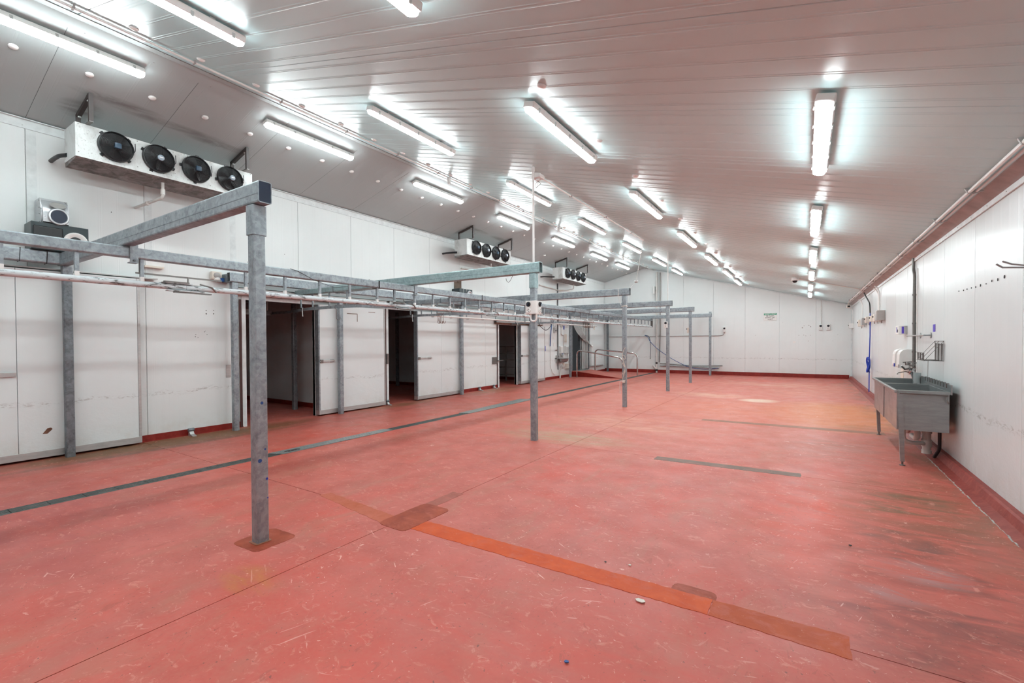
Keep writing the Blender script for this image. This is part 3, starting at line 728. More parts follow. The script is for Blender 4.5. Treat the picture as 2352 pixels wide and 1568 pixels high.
for ri, (x, rn) in enumerate(rows):
    for yi, y in enumerate(LYS):
        if ri == 0 and yi == 1: continue
        o = proto if first else copy_tree(proto); first = False
        a = math.atan(SL)*(1 if x > RX else -1)
        n = nr if x > RX else nl
        o.location = Vector((x, y+.78, zc(x)))+n*.004; o.rotation_euler = (0, a, 0)
        kk = yi if ri == 0 else yi+1
        lab = 'LED batten in the row %s, %s from this end' % (rn, ordn[max(0, yi-1 if ri == 0 else yi)] if yi < 7 else 'last')
        if yi == 7: lab = 'LED batten in the row %s, farthest one' % rn
        if yi == 0: lab = 'LED batten in the row %s, behind the viewer' % rn
        tag(o, lab, 'light', 'LED battens in the row '+rn)

# bolt caps on the ceiling
cap = MB().lathe([(.042, 0), (.042, -.006), (.034, -.017), (.018, -.024), (.001, -.026)], (0, 0, 0), 'z', 14).build('bolt_cap', 'white', None, True)
first = True
for x, y0, st, n, lab, grp in ((-7.21, 1.243, .6225, 33, 'white bolt cap on the short ceiling slope', 'bolt caps on the short slope'),
                               (-1.94, 3.49, 1.29, 14, 'bolt cap on the wide ceiling slope', 'bolt caps on the wide slope'),
                               (-5.85, 1.87, .6225, 32, 'flat bolt cap beside the ridge conduit', 'bolt caps beside the ridge conduit')):
    for i in range(n):
        y = y0+i*st
        o = cap if first else copy_tree(cap); first = False
        o.location = Vector((x, y, zc(x)))+(nr if x > RX else nl)*.001; o.rotation_euler = (0, math.atan(SL)*(1 if x > RX else -1), 0)
        tag(o, lab+', %s from the near end' % NUM[i], 'bolt cap', grp)

# ------------------------------------------------------------------ evaporator coolers
def fan_proto():
    f = MB().lathe([(.150, 0), (.185, 0), (.192, .012), (.186, .050), (.176, .054), (.176, .012), (.150, .006)], (0, 0, 0), 'x', 28).build('fan', 'black', None, True)
    MB().lathe([(.176, .001), (.176, .004), (.02, .005), (.001, .005)], (0, 0, 0), 'x', 24).build('throat', 'dark', f)
    g = MB()
    for k in range(11):
        q = k/10; rr = .050+.130*q; h = .088-.034*q*q
        g.tube([(h, rr*math.cos(a), rr*math.sin(a)) for a in [2*PI*j/28 for j in range(28)]], .0021, 3, True)
    for k in range(8):
        a = 2*PI*k/8+.3; g.tube([(.090, .03*math.cos(a), .03*math.sin(a)), (.080, .11*math.cos(a), .11*math.sin(a)), (.050, .186*math.cos(a), .186*math.sin(a))], .0035, 4)
    g.build('grille', 'black', f)
    for k in range(5):
        a0 = 2*PI*k/5; mb = MB(); R = []
        for q in range(5):
            rr = .035+.125*q/4; a = a0+.10*q; wd = .36-.03*q; tw = .018
            R.append([(.018+tw, rr*math.cos(a), rr*math.sin(a)), (.020+tw, rr*math.cos(a), rr*math.sin(a)), (.020-tw*.4, rr*math.cos(a+wd+.2), rr*math.sin(a+wd+.2)), (.018-tw*.4, rr*math.cos(a+wd+.2), rr*math.sin(a+wd+.2))])
        mb.ring_loft(R).build('blade', 'black', f)
    for k in range(4):
        a = PI/4+PI/2*k; mb = MB().box(-.001, .012, -.016, .016, -.02, .02).rot(a, 'X').move((0, .198*math.cos(a), .198*math.sin(a))); mb.build('mounting_ear', 'black', f)
    return f
fan0 = fan_proto(); first = True
def cooler(y0, lab, first):
    L = 2.16; X0, X1 = -8.09, -7.66; z0, z1 = 3.875, 4.272
    u = thing('evaporator_cooler', lab, 'cooler', ((X0+X1)/2, y0+L/2, 3.8), 'evaporator coolers along the wall')
    MB().box(X0, X1, y0, y0+L, z0, z1, .004).build('cabinet', 'unit', u)
    mb = MB().prism([(X0, z0-.002), (X1+.008, z0-.002), (X1+.008, z0-.028), (X1-.02, z0-.044), (X0+.03, z0-.085), (X0, z0-.085)], 'y', y0+.004, y0+L-.004); mb.build('drip_tray', 'tray', u)
    MB().box(X1+.0085, X1+.012, y0, y0+L, z0-.03, z0+.012).box(X0, X1+.012, y0-.003, y0+.003, z0-.03, z0+.012).build('tray_lip', 'unit', u)
    mb = MB()
    for k in range(8):
        for z in (z0+.03, z1-.02): mb.lathe([(.006, .0), (.006, .003), (.001, .004)], (X1, y0+.03+k*(L-.06)/7, z), 'x', 6)
    s = mb.build('screw', 'dsteel', u); s['kind'] = 'stuff'
    caps = ['bluecap', 'palecap', 'bluecap', 'palecap']
    for k in range(4):
        y = y0+.395+k*.470; f = fan0 if first else copy_tree(fan0); first = False
        f.parent = u; f.location = Vector((X1+.001, y, 4.083))-wloc(u); f.rotation_euler = (.35*k, 0, 0)
        mo = MB(); mo.box(.060, .112, -.036, .036, -.036, .036, .012) if k % 2 == 0 else mo.lathe([(.030, .04), (.040, .06), (.040, .108), (.030, .116), (.001, .117)], (0, 0, 0), 'x', 12)
        mm = mo.move((X1, y, 4.083)).build('motor', caps[k], u, True)
        if k % 2: MB().box(X1+.1175, X1+.119, y-.022, y+.022, 4.077, 4.092).build('motor_label', 'white', mm)
        MB().tube(fillet([(X1+.085, y+.02, 4.06), (X1+.09, y+.10, 4.0), (X1+.075, y+.19, 4.06), (X1+.02, y+.205, 4.20)], .06), .0045, 5).build('fan_cable', 'black', u)
    for yy in (y0+.12, y0+2.02):
        ax, bx = -8.03, -7.545
        mb = MB().prism([(ax, zc(ax)-.004), (ax, zc(ax)-.05), (bx, zc(bx)-.05), (bx, zc(bx)-.004)], 'y', yy-.022, yy+.022)
        br = mb.build('bracket', 'bracket', u)
        MB().box(bx-.006, bx+.03, yy-.022, yy+.022, z1+.012, zc(bx)-.004).build('drop_arm', 'bracket', br)
        MB().box(ax-.006, ax+.03, yy-.022, yy+.022, z1, zc(ax)-.004).build('drop_arm', 'bracket', br)
        MB().box(X1-.10, bx+.03, yy-.02, yy+.02, z1+.0005, z1+.011).lathe([(.018, .0), (.018, .02), (.008, .024)], (bx, yy, z1+.011), 'z', 6).build('foot', 'dsteel', br)
        MB().lathe([(.018, -.03), (.018, -.045), (.006, -.05)], (ax+.06, yy, zc(ax+.06)-.025), 'z', 6).lathe([(.018, -.03), (.018, -.045), (.006, -.05)], (bx-.06, yy, zc(bx-.06)-.02), 'z', 6).build('bolt', 'alu', br)
    return first
first = cooler(1.835, 'large white four-fan cooler with grimy casing, above the speakers', first)
first = cooler(9.62, 'white four-fan wall cooler in the middle, above the second black speaker', first)
first = cooler(15.33, 'farthest white four-fan cooler, above the hand basin corner', first)
# condensate drains and refrigerant stubs
one(MB().tube(fillet([(-7.80, 2.80, 3.812), (-7.80, 2.80, 3.60), (-8.08, 2.72, 3.55), (-8.455, 2.68, 3.53)], .05), .020, 10).lathe([(.028, 3.64), (.028, 3.72)], (-7.80, 2.80, 0), 'z', 10).lathe([(.030, -.02), (.030, .035)], (-8.10, 2.715, 3.545), 'x', 10), 'condensate_pipe', 'pvc', 'pale drain pipe dropping from under the nearest cooler', 'pipe', None, True)
one(MB().tube(fillet([(-7.85, 11.0, 3.80), (-7.85, 11.0, 3.66), (-8.30, 10.98, 3.64), (-8.41, 10.9, 3.64), (-8.41, 10.3, 3.625)], .06), .020, 10), 'condensate_pipe', 'pvc', 'pale drain pipe below the middle cooler', 'pipe', None, True)
one(MB().tube(fillet([(-7.95, 16.9, 3.788), (-7.95, 16.9, 3.62), (-8.25, 16.85, 3.57), (-8.41, 16.4, 3.55), (-8.41, 14.9, 3.61)], .05), .020, 10), 'condensate_pipe', 'pvc', 'pale drain pipe sloping below the farthest cooler', 'pipe', None, True)
for y, yy, lb in ((1.84, 1.78, 'nearest'), (9.62, 9.54, 'middle'), (15.33, 15.05, 'farthest')):
    one(MB().tube(fillet([(-8.0, y-.001, 3.93), (-8.12, y-.05, 3.93), (-8.30, yy, 3.93), (-8.46, yy, 3.93)], .05), .025, 10), 'insulated_pipe', 'black', 'black insulated pipe stub behind the %s cooler' % lb, 'pipe', None, True)
one(MB().tube([(-8.42, 16.40, 1.25), (-8.42, 16.40, 3.82)], .020, 8).tube([(-8.42, 16.40, .35), (-8.42, 16.40, 1.249)], .016, 8), 'wall_pipe', 'black', 'black pipe running down the wall from the farthest cooler to the basin', 'pipe', None, True)

# ------------------------------------------------------------------ speakers
s = thing('speaker', 'black speaker lying on its side on the wall-side beam, white ring port', 'speaker', (-8.25, 1.79, 2.692))
MB().box(-8.42, -8.09, 1.515, 2.055, 2.692, 3.035, .006).build('cabinet', 'teal', s)
MB().box(-8.089, -8.078, 1.53, 1.80, 2.72, 2.985, .012).build('grille', 'black', s)
MB().lathe([(.118, -.002), (.122, .010), (.112, .022), (.090, .018), (.074, .004), (.06, -.002)], (-8.085, 1.925, 2.835), 'x', 28).build('port_ring', 'white', s, True)
MB().lathe([(.080, .0), (.06, .001), (.03, .002), (.001, .003)], (-8.0855, 1.925, 2.835), 'x', 20).build('port', 'black', s)
s = thing('speaker', 'silver-grey speaker with a dark oval cone, standing on the black one', 'speaker', (-8.25, 1.74, 3.036))
mb = MB(); H = .325
prof = [(-8.42, 0), (-8.165, 0), (-8.14, .03), (-8.13, .12), (-8.15, .22), (-8.20, H), (-8.42, H)]
mb.prism([(x, 3.036+z) for x, z in prof], 'y', 1.615, 1.875); cb = mb.build('cabinet', 'silver', s, True)
mb = MB().prism([(-8.165, 3.04), (-8.095, 3.05), (-8.085, 3.14), (-8.12, 3.25), (-8.20, 3.352), (-8.20, 3.30), (-8.15, 3.20)], 'y', 1.625, 1.865); mb.build('baffle', 'silver', s, True)
mb = MB().lathe([(.10, -.02), (.108, .0), (.100, .014), (.086, .016), (.078, .004)], (0, 0, 0), 'x', 26); mb.v = [(x, y*.95, z) for x, y, z in mb.v]; mb.move((-8.075, 1.765, 3.13)).build('cone_ring', 'silver', s, True)
mb = MB().lathe([(.082, .006), (.05, -.008), (.02, -.012), (.001, -.010)], (-8.072, 1.765, 3.13), 'x', 22); mb.build('cone', 'navy', s, True)
mb = MB().lathe([(.066, .02), (.058, .004), (.03, -.016), (.012, -.02), (.001, -.018)], (0, 0, 0), 'x', 20); mb.v = [(x, y*1.2, z*.62) for x, y, z in mb.v]; mb.rot(-.33, 'Y').move((-8.108, 1.76, 3.268)).build('horn', 'dsteel', s, True)
mb = MB()
for y, z in ((1.614, 3.06), (1.614, 3.16), (1.614, 3.24), (1.614, 3.33)): mb.lathe([(.006, 0), (.006, -.003), (.001, -.004)], (-8.21, y, z), 'y', 6)
mb.build('screw', 'black', s)['kind'] = 'stuff'
s = thing('speaker', 'small black speaker strapped on the wall-side beam below the middle cooler', 'speaker', (-8.23, 10.15, 2.692))
MB().box(-8.40, -8.12, 9.86, 10.44, 2.692, 2.99, .006).build('cabinet', 'teal', s)
MB().lathe([(.11, 0), (.115, .02), (.09, .03), (.07, .01), (.001, .005)], (-8.119, 10.29, 2.84), 'x', 20).build('port_ring', 'silver', s, True)
for y in (10.0, 10.14): MB().tube([(-8.41, y, 2.70), (-8.41, y, 2.995), (-8.11, y+.02, 2.995), (-8.11, y+.02, 2.70)], .006, 5, True).build('strap', 'white', s)
o = one(MB().box(-8.448, -8.41, 10.02, 10.30, 2.90, 3.32, .004).lathe([(.05, .0), (.05, .012), (.03, .012)], (-8.41, 10.16, 3.24), 'x', 14), 'wall_board', 'brown', 'weathered brown board on the wall behind the small black speaker', 'board')

# ------------------------------------------------------------------ conduits, poles and cords under the ceiling
def on_ceiling(x, y, d): return Vector((x, y, zc(x)))+(nr if x > RX else nl)*d
c = thing('conduit', 'long white conduit running just below the ridge', 'conduit', (-6.03, 1.0, zc(-6.03)-.03))
MB().tube([on_ceiling(-6.03, YB+.05, .022), on_ceiling(-6.03, YF-.04, .022)], .0135, 8).build('tube', 'white', c, True)
for i in range(20): y = .4+i*1.05; p = on_ceiling(-6.03, y, .02); MB().box(p.x-.03, p.x+.03, y-.008, y+.008, p.z-.018, p.z+.012).build('saddle', 'grey', c)
for i, (y, lb) in enumerate(((6.98, 'nearest'), (11.75, 'middle'), (17.2, 'farthest'))):
    p = on_ceiling(-5.99, y, .045); one(MB().lathe([(.030, .028), (.036, .02), (.036, -.05), (.030, -.075), (.034, -.09), (.022, -.115), (.001, -.12)], p, 'z', 14), 'ceiling_sensor', 'white', '%s small white sensor on the ridge conduit' % lb, 'sensor', 'sensors on the ridge conduit', True)
c = thing('conduit', 'white conduit on the wide slope, from the grey-white junction box toward the pull cord', 'conduit', (-3.62, 6.4, zc(-3.62)-.03))
MB().tube([on_ceiling(-3.62, 6.48, .02), on_ceiling(-3.62, 12.0, .02)], .0135, 8).build('tube', 'white', c, True)
for y in (7.6, 9.3, 11.0): p = on_ceiling(-3.62, y, .02); MB().box(p.x-.03, p.x+.03, y-.008, y+.008, p.z-.018, p.z+.012).build('saddle', 'grey', c)
p = on_ceiling(-3.60, 6.36, .03)
j = one(MB().box(p.x-.075, p.x+.075, 6.28, 6.44, p.z-.045, p.z+.035, .01).lathe([(.03, 0), (.03, -.03), (.012, -.035)], (p.x, 6.36, p.z-.045), 'z', 10), 'junction_box', 'white', 'white junction box on the ceiling above the twin outlet post', 'box')
for a in (0, 2.1, 4.2): MB().tube([(p.x, 6.36, p.z-.08), (p.x+.05*math.cos(a), 6.36+.05*math.sin(a), p.z-.13), (p.x-.02, 6.33, p.z-.19), (-3.46, 6.0, p.z-.33)], .004, 5).build('wire', 'grey' if a else 'black', j)
one(MB().tube([(-3.46, 5.95, 2.685), (-3.46, 5.95, zc(-3.46)-.003)], .017, 10).lathe([(.024, zc(-3.46)-.08), (.024, zc(-3.46)-.012)], (-3.46, 5.95, 0), 'z', 10), 'conduit_pole', 'white', 'white vertical conduit pole from the greenish cross beam up to the ceiling', 'pole', None, True)
one(MB().tube([(-3.46, 13.85, 2.685), (-3.46, 13.85, zc(-3.46)-.003)], .013, 8), 'conduit_pole', 'pvc', 'thin vertical conduit pole from the fourth cross beam up to the ceiling', 'pole', None, True)
o = one(MB().tube([(-3.64, 12.0, 4.14), (-3.72, 12.0, 3.66), (-3.81, 12.0, 3.13)], .006, 5), 'pull_cord', 'pvc', 'slanting pull cord with a small ring, hung from the conduit end', 'cord', None, True)
MB().lathe([(.012, .03), (.05, .0), (.055, -.03), (.035, -.05), (.03, -.03), (.001, -.02)], (-3.82, 12.0, 3.10), 'z', 12).build('ring_weight', 'alu', o, True)
MB().tube([(-3.82, 12.0, 3.05), (-3.92, 12.0, 2.98), (-4.05, 12.02, 2.84)], .004, 4).build('cord_tail', 'white', o)
p = on_ceiling(-.29, 15.4, .0)
k = thing('dome_camera', 'white dome camera on the ceiling near the sink-wall light row', 'camera', (p.x, p.y, p.z-.12))
MB().lathe([(.085, p.z-.0), (.085, p.z-.05), (.095, p.z-.06), (.095, p.z-.085), (.07, p.z-.09)], (p.x, p.y, 0), 'z', 18).build('housing', 'white', k, True)
MB().lathe([(.066, p.z-.088), (.060, p.z-.115), (.035, p.z-.145), (.001, p.z-.152)], (p.x, p.y, 0), 'z', 16).build('dome', 'black', k, True)
one(MB().tube([on_ceiling(-.19, 15.42, .018), on_ceiling(1.25, 15.5, .018)], .012, 8), 'conduit', 'pvc', 'conduit from the dome camera across to the sink wall', 'conduit', None, True)
k = thing('box_camera', 'small box camera in the upper corner of the sink wall and end wall', 'camera', (1.30, 20.9, 2.72))
MB().box(1.24, 1.34, 20.7, 21.1, 2.68, 2.78, .012).build('housing', 'cream', k); MB().box(1.25, 1.33, 20.694, 20.70, 2.685, 2.745).build('lens_window', 'black', k)
MB().tube([(1.29, 20.95, 2.78), (1.29, 20.95, zc(1.29)-.004)], .018, 8).build('mount', 'cream', k)
c = thing('conduit', 'pair of white conduits along the top of the sink wall', 'conduit', (1.28, 5.0, 2.80))
for x, d in ((1.255, .026), (1.298, .020)): MB().tube([on_ceiling(x, YB+.05, d), on_ceiling(x, 15.7, d), on_ceiling(x+.01, 15.9, d), on_ceiling(x+.01, 20.6, d)], .0165 if x < 1.28 else .011, 8).build('tube', 'white', c, True)
for i in range(16): y = .8+i*1.25; p = on_ceiling(1.265, y, .02); MB().prism([(1.215, zc(1.215)-.004), (1.345, zc(1.345)-.004), (1.345, zc(1.345)-.010), (1.275, zc(1.275)-.046), (1.235, zc(1.235)-.046), (1.215, zc(1.215)-.010)], 'y', y-.010, y+.010).build('saddle', 'alu', c)

# ------------------------------------------------------------------ outlets on the posts
def outlet(name, label, x, y0, z, w, h, face, mat='white', group=None):
    """switched socket outlet; face 'y' looks toward -y, 'x' toward +x / '-x' toward -x"""
    root = thing(name, label, 'outlet', (x, y0, z-h/2), group)
    def part(nm, mb, mt, par, sm=False):
        if face == 'x': mb.rot(PI/2, 'Z')
        elif face == '-x': mb.rot(-PI/2, 'Z')
        return mb.move((x, y0, z)).build(nm, mt, par, sm)
    d = .055
    b = part('box', MB().box(-w/2, w/2, -d, 0, -h/2, h/2, .006), mat, root)
    r = min(w*.36, h*.21)
    s = part('switch', MB().lathe([(r, -d), (r, -d-.008), (r*.8, -d-.016), (.001, -d-.016)], (0, 0, h*.24), 'y', 16), 'black', root, True)
    part('switch_lever', MB().box(-r*.2, r*.2, -d-.028, -d-.0165, h*.24-r*.75, h*.24+r*.75).rot(.5, 'Y', (0, 0, h*.24)), 'navy', s)
    q = part('socket', MB().lathe([(r*1.05, -d), (r*1.05, -d-.012), (r*.85, -d-.016), (r*.8, -d-.009), (.001, -d-.009)], (0, 0, -h*.22), 'y', 18), 'white', root, True)
    hb = MB()
    for a in (.5, 2.6, 4.7): hb.box(-.004, .004, -d-.0096, -d-.0088, r*.25, r*.6).v; hb.v[-8:] = [tuple(Matrix.Rotation(a, 3, 'Y') @ Vector(p)) for p in hb.v[-8:]]
    hb.move((0, 0, -h*.22)); part('pin_slots', hb, 'black', q)['kind'] = 'stuff'
    return root
outlet('power_outlet', 'white switched outlet facing the viewer on the second post', -3.492, 5.902, 2.005, .105, .20, 'y', 'white', 'twin outlets on the second post')
outlet('power_outlet', 'white switched outlet on the ramp-away side of the twin outlet post', -3.412, 5.95, 2.005, .105, .20, 'x', 'white', 'twin outlets on the second post')
o = one(MB().box(-3.437, -3.358, 5.835, 5.902, 1.905, 2.105, .006), 'junction_box', 'white', 'plain white box at the post corner between the twin outlets', 'box')
MB().tube(fillet([(-3.47, 5.875, 1.903), (-3.47, 5.875, 1.80), (-3.37, 5.875, 1.80), (-3.37, 5.875, 1.903)], .05, 5), .014, 8).build('cable_loop', 'white', o, True)
outlet('power_outlet', 'white outlet high on the slim fourth post', -3.50, 13.803, 1.97, .10, .19, 'y')
outlet('power_outlet', 'cream outlet turned sideways on the fifth post', -3.507, 16.97, 1.86, .10, .18, '-x', 'cream')
outlet('power_outlet', 'white outlet at the end of the conduit on the far end wall', -2.985, 21.495, 1.955, .11, .22, 'y')
outlet('power_outlet', 'first of two white outlets beside the safety sign wall panel, with conduit above', .455, 21.495, 1.985, .12, .22, 'y', 'white', 'two outlets on the end wall')
outlet('power_outlet', 'white outlet on the end wall nearest the room corner', .70, 21.495, 1.985, .12, .22, 'y', 'white', 'two outlets on the end wall')
one(MB().tube([(.475, 21.475, 2.098), (.475, 21.475, zc(.475)-.05)], .011, 8), 'conduit', 'pvc', 'thin conduit dropping from the ceiling to the end-wall outlets', 'conduit', None, True)
# cord round the third post
c = thing('cord', 'tangled pale cord tied to the third post, hanging in loops', 'cord', (-3.46, 10.0, .5))
pts = []
for k in range(70):
    a = k/69*2*PI*4; z = 1.30-.68*(k/69); pts.append((-3.455+.03*math.sin(a*1.3), 9.967+.008*math.cos(a)-.006, z+.085*math.sin(a)))
MB().tube(pts, .0055, 5).build('loops', 'cream', c, True)
MB().tube(fillet([(-3.455, 9.955, .62), (-3.45, 9.94, .58), (-3.54, 9.95, .60), (-3.55, 9.96, .45), (-3.545, 9.97, .30)], .03), .006, 5).build('tail', 'white', c, True)
MB().box(-3.49, -3.43, 9.94, 9.972, .55, .61, .012).build('knot', 'cream', c)
for a, b_ in ((-3.60, -3.58), (-3.575, -3.60)): MB().tube([(a, 9.976, 2.69), (b_, 9.976, 2.515), (-3.52, 9.97, 2.30)], .004, 4).build('strand', 'white', c)
MB().tube([(-3.512, 9.978, 2.28), (-3.408, 9.978, 2.285), (-3.408, 10.082, 2.28), (-3.512, 10.082, 2.285)], .009, 5, True).build('wrap', 'cream', c)

# ------------------------------------------------------------------ twin sink on the right wall
s = thing('sink', 'stainless steel double-bowl sink on slim legs against the wall', 'sink', (1.15, 8.1, 0))
X0, X1, Y0, Y1, ZT, ZB = .905, 1.368, 7.03, 9.20, .895, .425; T = .006
def bowl(a, b):
    mb = MB()
    mb.box(X0, X0+T, a, b, ZB, ZT-.004).box(X1-T, X1, a, b, ZB, ZT-.004).box(X0+T, X1-T, a, a+T, ZB, ZT-.004).box(X0+T, X1-T, b-T, b, ZB, ZT-.004).box(X0+T, X1-T, a+T, b-T, ZB, ZB+T)
    o = mb.build('bowl', 'steel', s); MB().lathe([(.05, ZB+T), (.05, ZB+T+.003), (.035, ZB+T+.001), (.001, ZB+T+.001)], ((X0+X1)/2, (a+b)/2, 0), 'z', 16).build('waste', 'chrome', o); return o
bowl(Y0+.02, 8.075); bowl(8.125, Y1-.02)
mb = MB(); R = .028
mb.box(X0-R, X0+.004, Y0-R, Y1+R, ZT-.03, ZT+.004, .006).box(X0+.004, X1, Y0-R, Y0+.028, ZT-.03, ZT+.004, .004).box(X0+.004, X1, Y1-.028, Y1+R, ZT-.03, ZT+.004, .004).box(X0+.004, X1, 8.07, 8.13, ZT-.03, ZT+.002)
mb.build('rim', 'steel', s)
MB().box(X1+.001, X1+.015, Y0-R, Y1+R, ZT-.03, ZT+.085, .003).build('splashback', 'steel', s)
MB().box(X0-.004, X0-.001, 8.082, 8.118, ZB, ZT-.032).build('gap_strip', 'dark', s)
mb = MB()
for k in range(9): y = 7.15+k*.14; mb.box(X1-.012, X1+.016, y, y+.03, ZT+.086, ZT+.094).box(X1-.012, X1-.004, y, y+.012, ZT+.04, ZT+.086)
mb.build('clip_row', 'dsteel', s)['kind'] = 'stuff'
for y in (Y0+.025, Y1-.06):
    l = MB().prism([(X0-.002, ZT-.031), (X0+.052, ZT-.031), (X0+.075, .05), (X0+.035, .05)], 'y', y-.028, y+.018).build('leg', 'steel', s)
    MB().lathe([(.010, .05), (.010, .012), (.028, .010), (.030, 0)], (X0+.055, y-.005, 0), 'z', 12).build('foot', 'dsteel', l)
MB().tube([(X0+.02, Y0-.03, ZT-.028), (X1-.02, Y0-.03, ZT-.035)], .010, 6).build('hem_rod', 'dsteel', s)
mb = MB().tube(fillet([(X1-.03, Y0-.016, ZT-.04), (X1-.03, Y0-.03, ZT-.10), (X1-.015, Y0-.035, ZT-.13)], .02), .007, 6); mb.build('bracket_hook', 'dsteel', s)
w_ = thing('waste_pipes', 'white plastic waste pipes and traps beneath the double sink', 'pipes', (1.15, 7.8, .02))
MB().tube(fillet([(1.17, 7.55, .425), (1.17, 7.55, .30), (1.17, 7.62, .24), (1.18, 7.95, .225)], .06), .032, 12).build('trap', 'pvc', w_, True)
MB().tube(fillet([(1.02, 7.45, .424), (1.02, 7.45, .24), (1.10, 7.5, .20), (1.25, 7.60, .19)], .05), .026, 12).build('branch_pipe', 'pvc', w_, True)
MB().tube([(1.27, 7.62, .43), (1.27, 7.62, .07)], .042, 14).lathe([(.052, .40), (.052, .32)], (1.27, 7.62, 0), 'z', 14).lathe([(.052, .15), (.052, .24)], (1.27, 7.62, 0), 'z', 14).lathe([(.05, .065), (.05, .11)], (1.27, 7.62, 0), 'z', 14).build('stack', 'pvc', w_, True)
MB().tube(fillet([(1.20, 8.55, .424), (1.20, 8.55, .22), (1.20, 8.42, .19), (1.20, 8.35, .26), (1.24, 8.2, .32), (1.27, 7.64, .34)], .05), .030, 12).build('trap', 'pvc', w_, True)
MB().tube([(1.31, 7.62, .37), (1.44, 7.62, .37)], .030, 12).build('wall_branch', 'pvc', w_, True)
MB().tube(fillet([(1.36, 7.45, .42), (1.36, 7.45, .16), (1.34, 7.6, .03)], .05), .018, 8).build('hose', 'black', w_, True)
# taps, spray, jug, pipes
t = thing('wall_tap', 'wall tap with a black spray hose over the double sink', 'tap', (1.38, 9.0, 1.02))
MB().tube([(1.43, 9.42, 1.09), (1.36, 9.42, 1.09), (1.30, 9.0, 1.06)], .016, 10).build('pipe', 'dsteel', t, True)
for y in (9.42, 9.05): MB().lathe([(.026, 0), (.030, .03), (.02, .05), (.001, .05)], (1.335, y, 1.09), 'z', 10).tube([(1.28, y-.01, 1.135), (1.39, y+.01, 1.145)], .009, 6).build('handle', 'dsteel', t, True)
MB().tube([(1.30, 9.0, 1.06), (1.24, 8.95, 1.05), (1.20, 8.94, 1.10)], .014, 8).build('spout', 'dsteel', t, True)
MB().tube([(1.31, 8.98, 1.055), (1.32, 8.9, .99), (1.33, 8.65, .80), (1.33, 8.5, .66)], .022, 10).build('spray_hose', 'black', t, True)
MB().lathe([(.03, .98), (.033, 1.0), (.033, 1.03), (.02, 1.04)], (1.315, 8.93, 0), 'z', 12).build('collar', 'chrome', t, True)
t = thing('mixer_tap', 'low chrome mixer tap at the back edge of the double sink', 'tap', (1.40, 9.6, .90))
MB().tube([(1.42, 9.45, .93), (1.42, 9.85, .93)], .016, 8).build('body', 'chrome', t, True)
for y in (9.5, 9.8): MB().lathe([(.022, .0), (.026, .03), (.001, .034)], (1.42, y, .945), 'z', 10).build('knob', 'chrome', t, True)
MB().tube(fillet([(1.42, 9.65, .94), (1.36, 9.65, .98), (1.24, 9.62, .95), (1.24, 9.62, .93)], .03), .011, 8).build('spout', 'chrome', t, True)
t = thing('measuring_jug', 'clear plastic jug hooked on the sink splashback', 'jug', (1.318, 8.55, .872))
MB().lathe([(.038, .872), (.042, .90), (.044, 1.02), (.047, 1.025), (.042, 1.02), (.039, .90), (.001, .88)], (1.318, 8.55, 0), 'z', 18).build('body', 'jug', t, True)
MB().tube([(1.29, 8.59, 1.02), (1.28, 8.61, 1.06), (1.30, 8.61, 1.09)], .004, 5).tube([(1.29, 8.51, 1.02), (1.28, 8.49, 1.07), (1.30, 8.49, 1.09)], .004, 5).build('hook', 'alu', t)
w_ = thing('wall_pipe', 'dark vertical pipe with a jog at its top, behind the sink', 'pipe', (1.42, 9.5, .95))
MB().tube(fillet([(1.425, 9.5, .985), (1.425, 9.5, 2.42), (1.425, 9.5, 2.52), (1.425, 9.60, 2.60), (1.425, 9.60, 2.79)], .05), .021, 10).build('tube', 'dsteel', w_, True)
for z in (1.3, 1.75, 2.2): MB().box(1.40, 1.449, 9.485, 9.515, z-.012, z+.012).build('clamp', 'dsteel', w_)
MB().box(1.437, 1.449, 9.37, 9.41, .985, 2.60).build('cable_duct', 'white', w_)
# wire rack with chain
w_ = thing('wire_rack', 'wire knife rack on the wall over the sink, high back and low front', 'rack', (1.34, 7.95, 1.2))
ya, yb, xb, xf, zb_, zt_, zf = 7.72, 8.18, 1.440, 1.255, 1.225, 1.475, 1.325; rr = .0036
mb = MB()
for z in (zb_, zt_-.045, zt_): mb.tube([(xb, ya, z), (xb, yb, z)], rr, 5)
for x, z in ((xf, zb_), (xf, zf)): mb.tube([(x, ya, z), (x, yb, z)], rr, 5)
for y in (ya, yb): mb.tube([(xb, y, zt_), (xb, y, zb_), (xf, y, zb_), (xf, y, zf)], rr, 5)
mb.build('frame', 'dsteel', w_, True)
for y in [ya+.02+.022*i for i in range(5)]+[ya+.19+.022*i for i in range(5)]+[ya+.35+.024*i for i in range(4)]:
    MB().tube([(xb-.006, y, zt_-.03), (xb-.006, y, zb_), (xf+.003, y, zb_), (xf+.003, y, zf)], .0024, 4).build('wire', 'dsteel', w_)
for y in (ya+.002, (ya+yb)/2, yb-.002): MB().tube([(xb, y, zt_), (xf+.01, y, zb_+.01)], .003, 5).build('brace', 'dsteel', w_)
mb = MB()
for k in range(24):
    p = Vector((1.35, 8.06, 1.22)).lerp(Vector((1.385, 8.30, .91)), k/24); mb.tube([(p.x+.005*math.cos(a), p.y+(.004 if k % 2 else .0)*math.sin(a), p.z+.009*math.sin(a)) for a in [2*PI*j/6 for j in range(6)]], .0022, 3, True)
mb.build('chain', 'alu', w_)['kind'] = 'stuff'
w_ = thing('towel_bar', 'steel bar on two round flanges beside the dark wall pipe', 'bar', (1.38, 8.9, 1.52))
MB().tube([(1.37, 8.42, 1.555), (1.37, 9.75, 1.555)], .010, 8).build('bar', 'steel', w_, True)
for y in (8.46, 9.15): MB().tube([(1.37, y, 1.555), (1.442, y, 1.555)], .009, 8).lathe([(.042, 1.442), (.042, 1.449)], (0, y, 1.555), 'x', 14).build('flange', 'steel', w_, True)
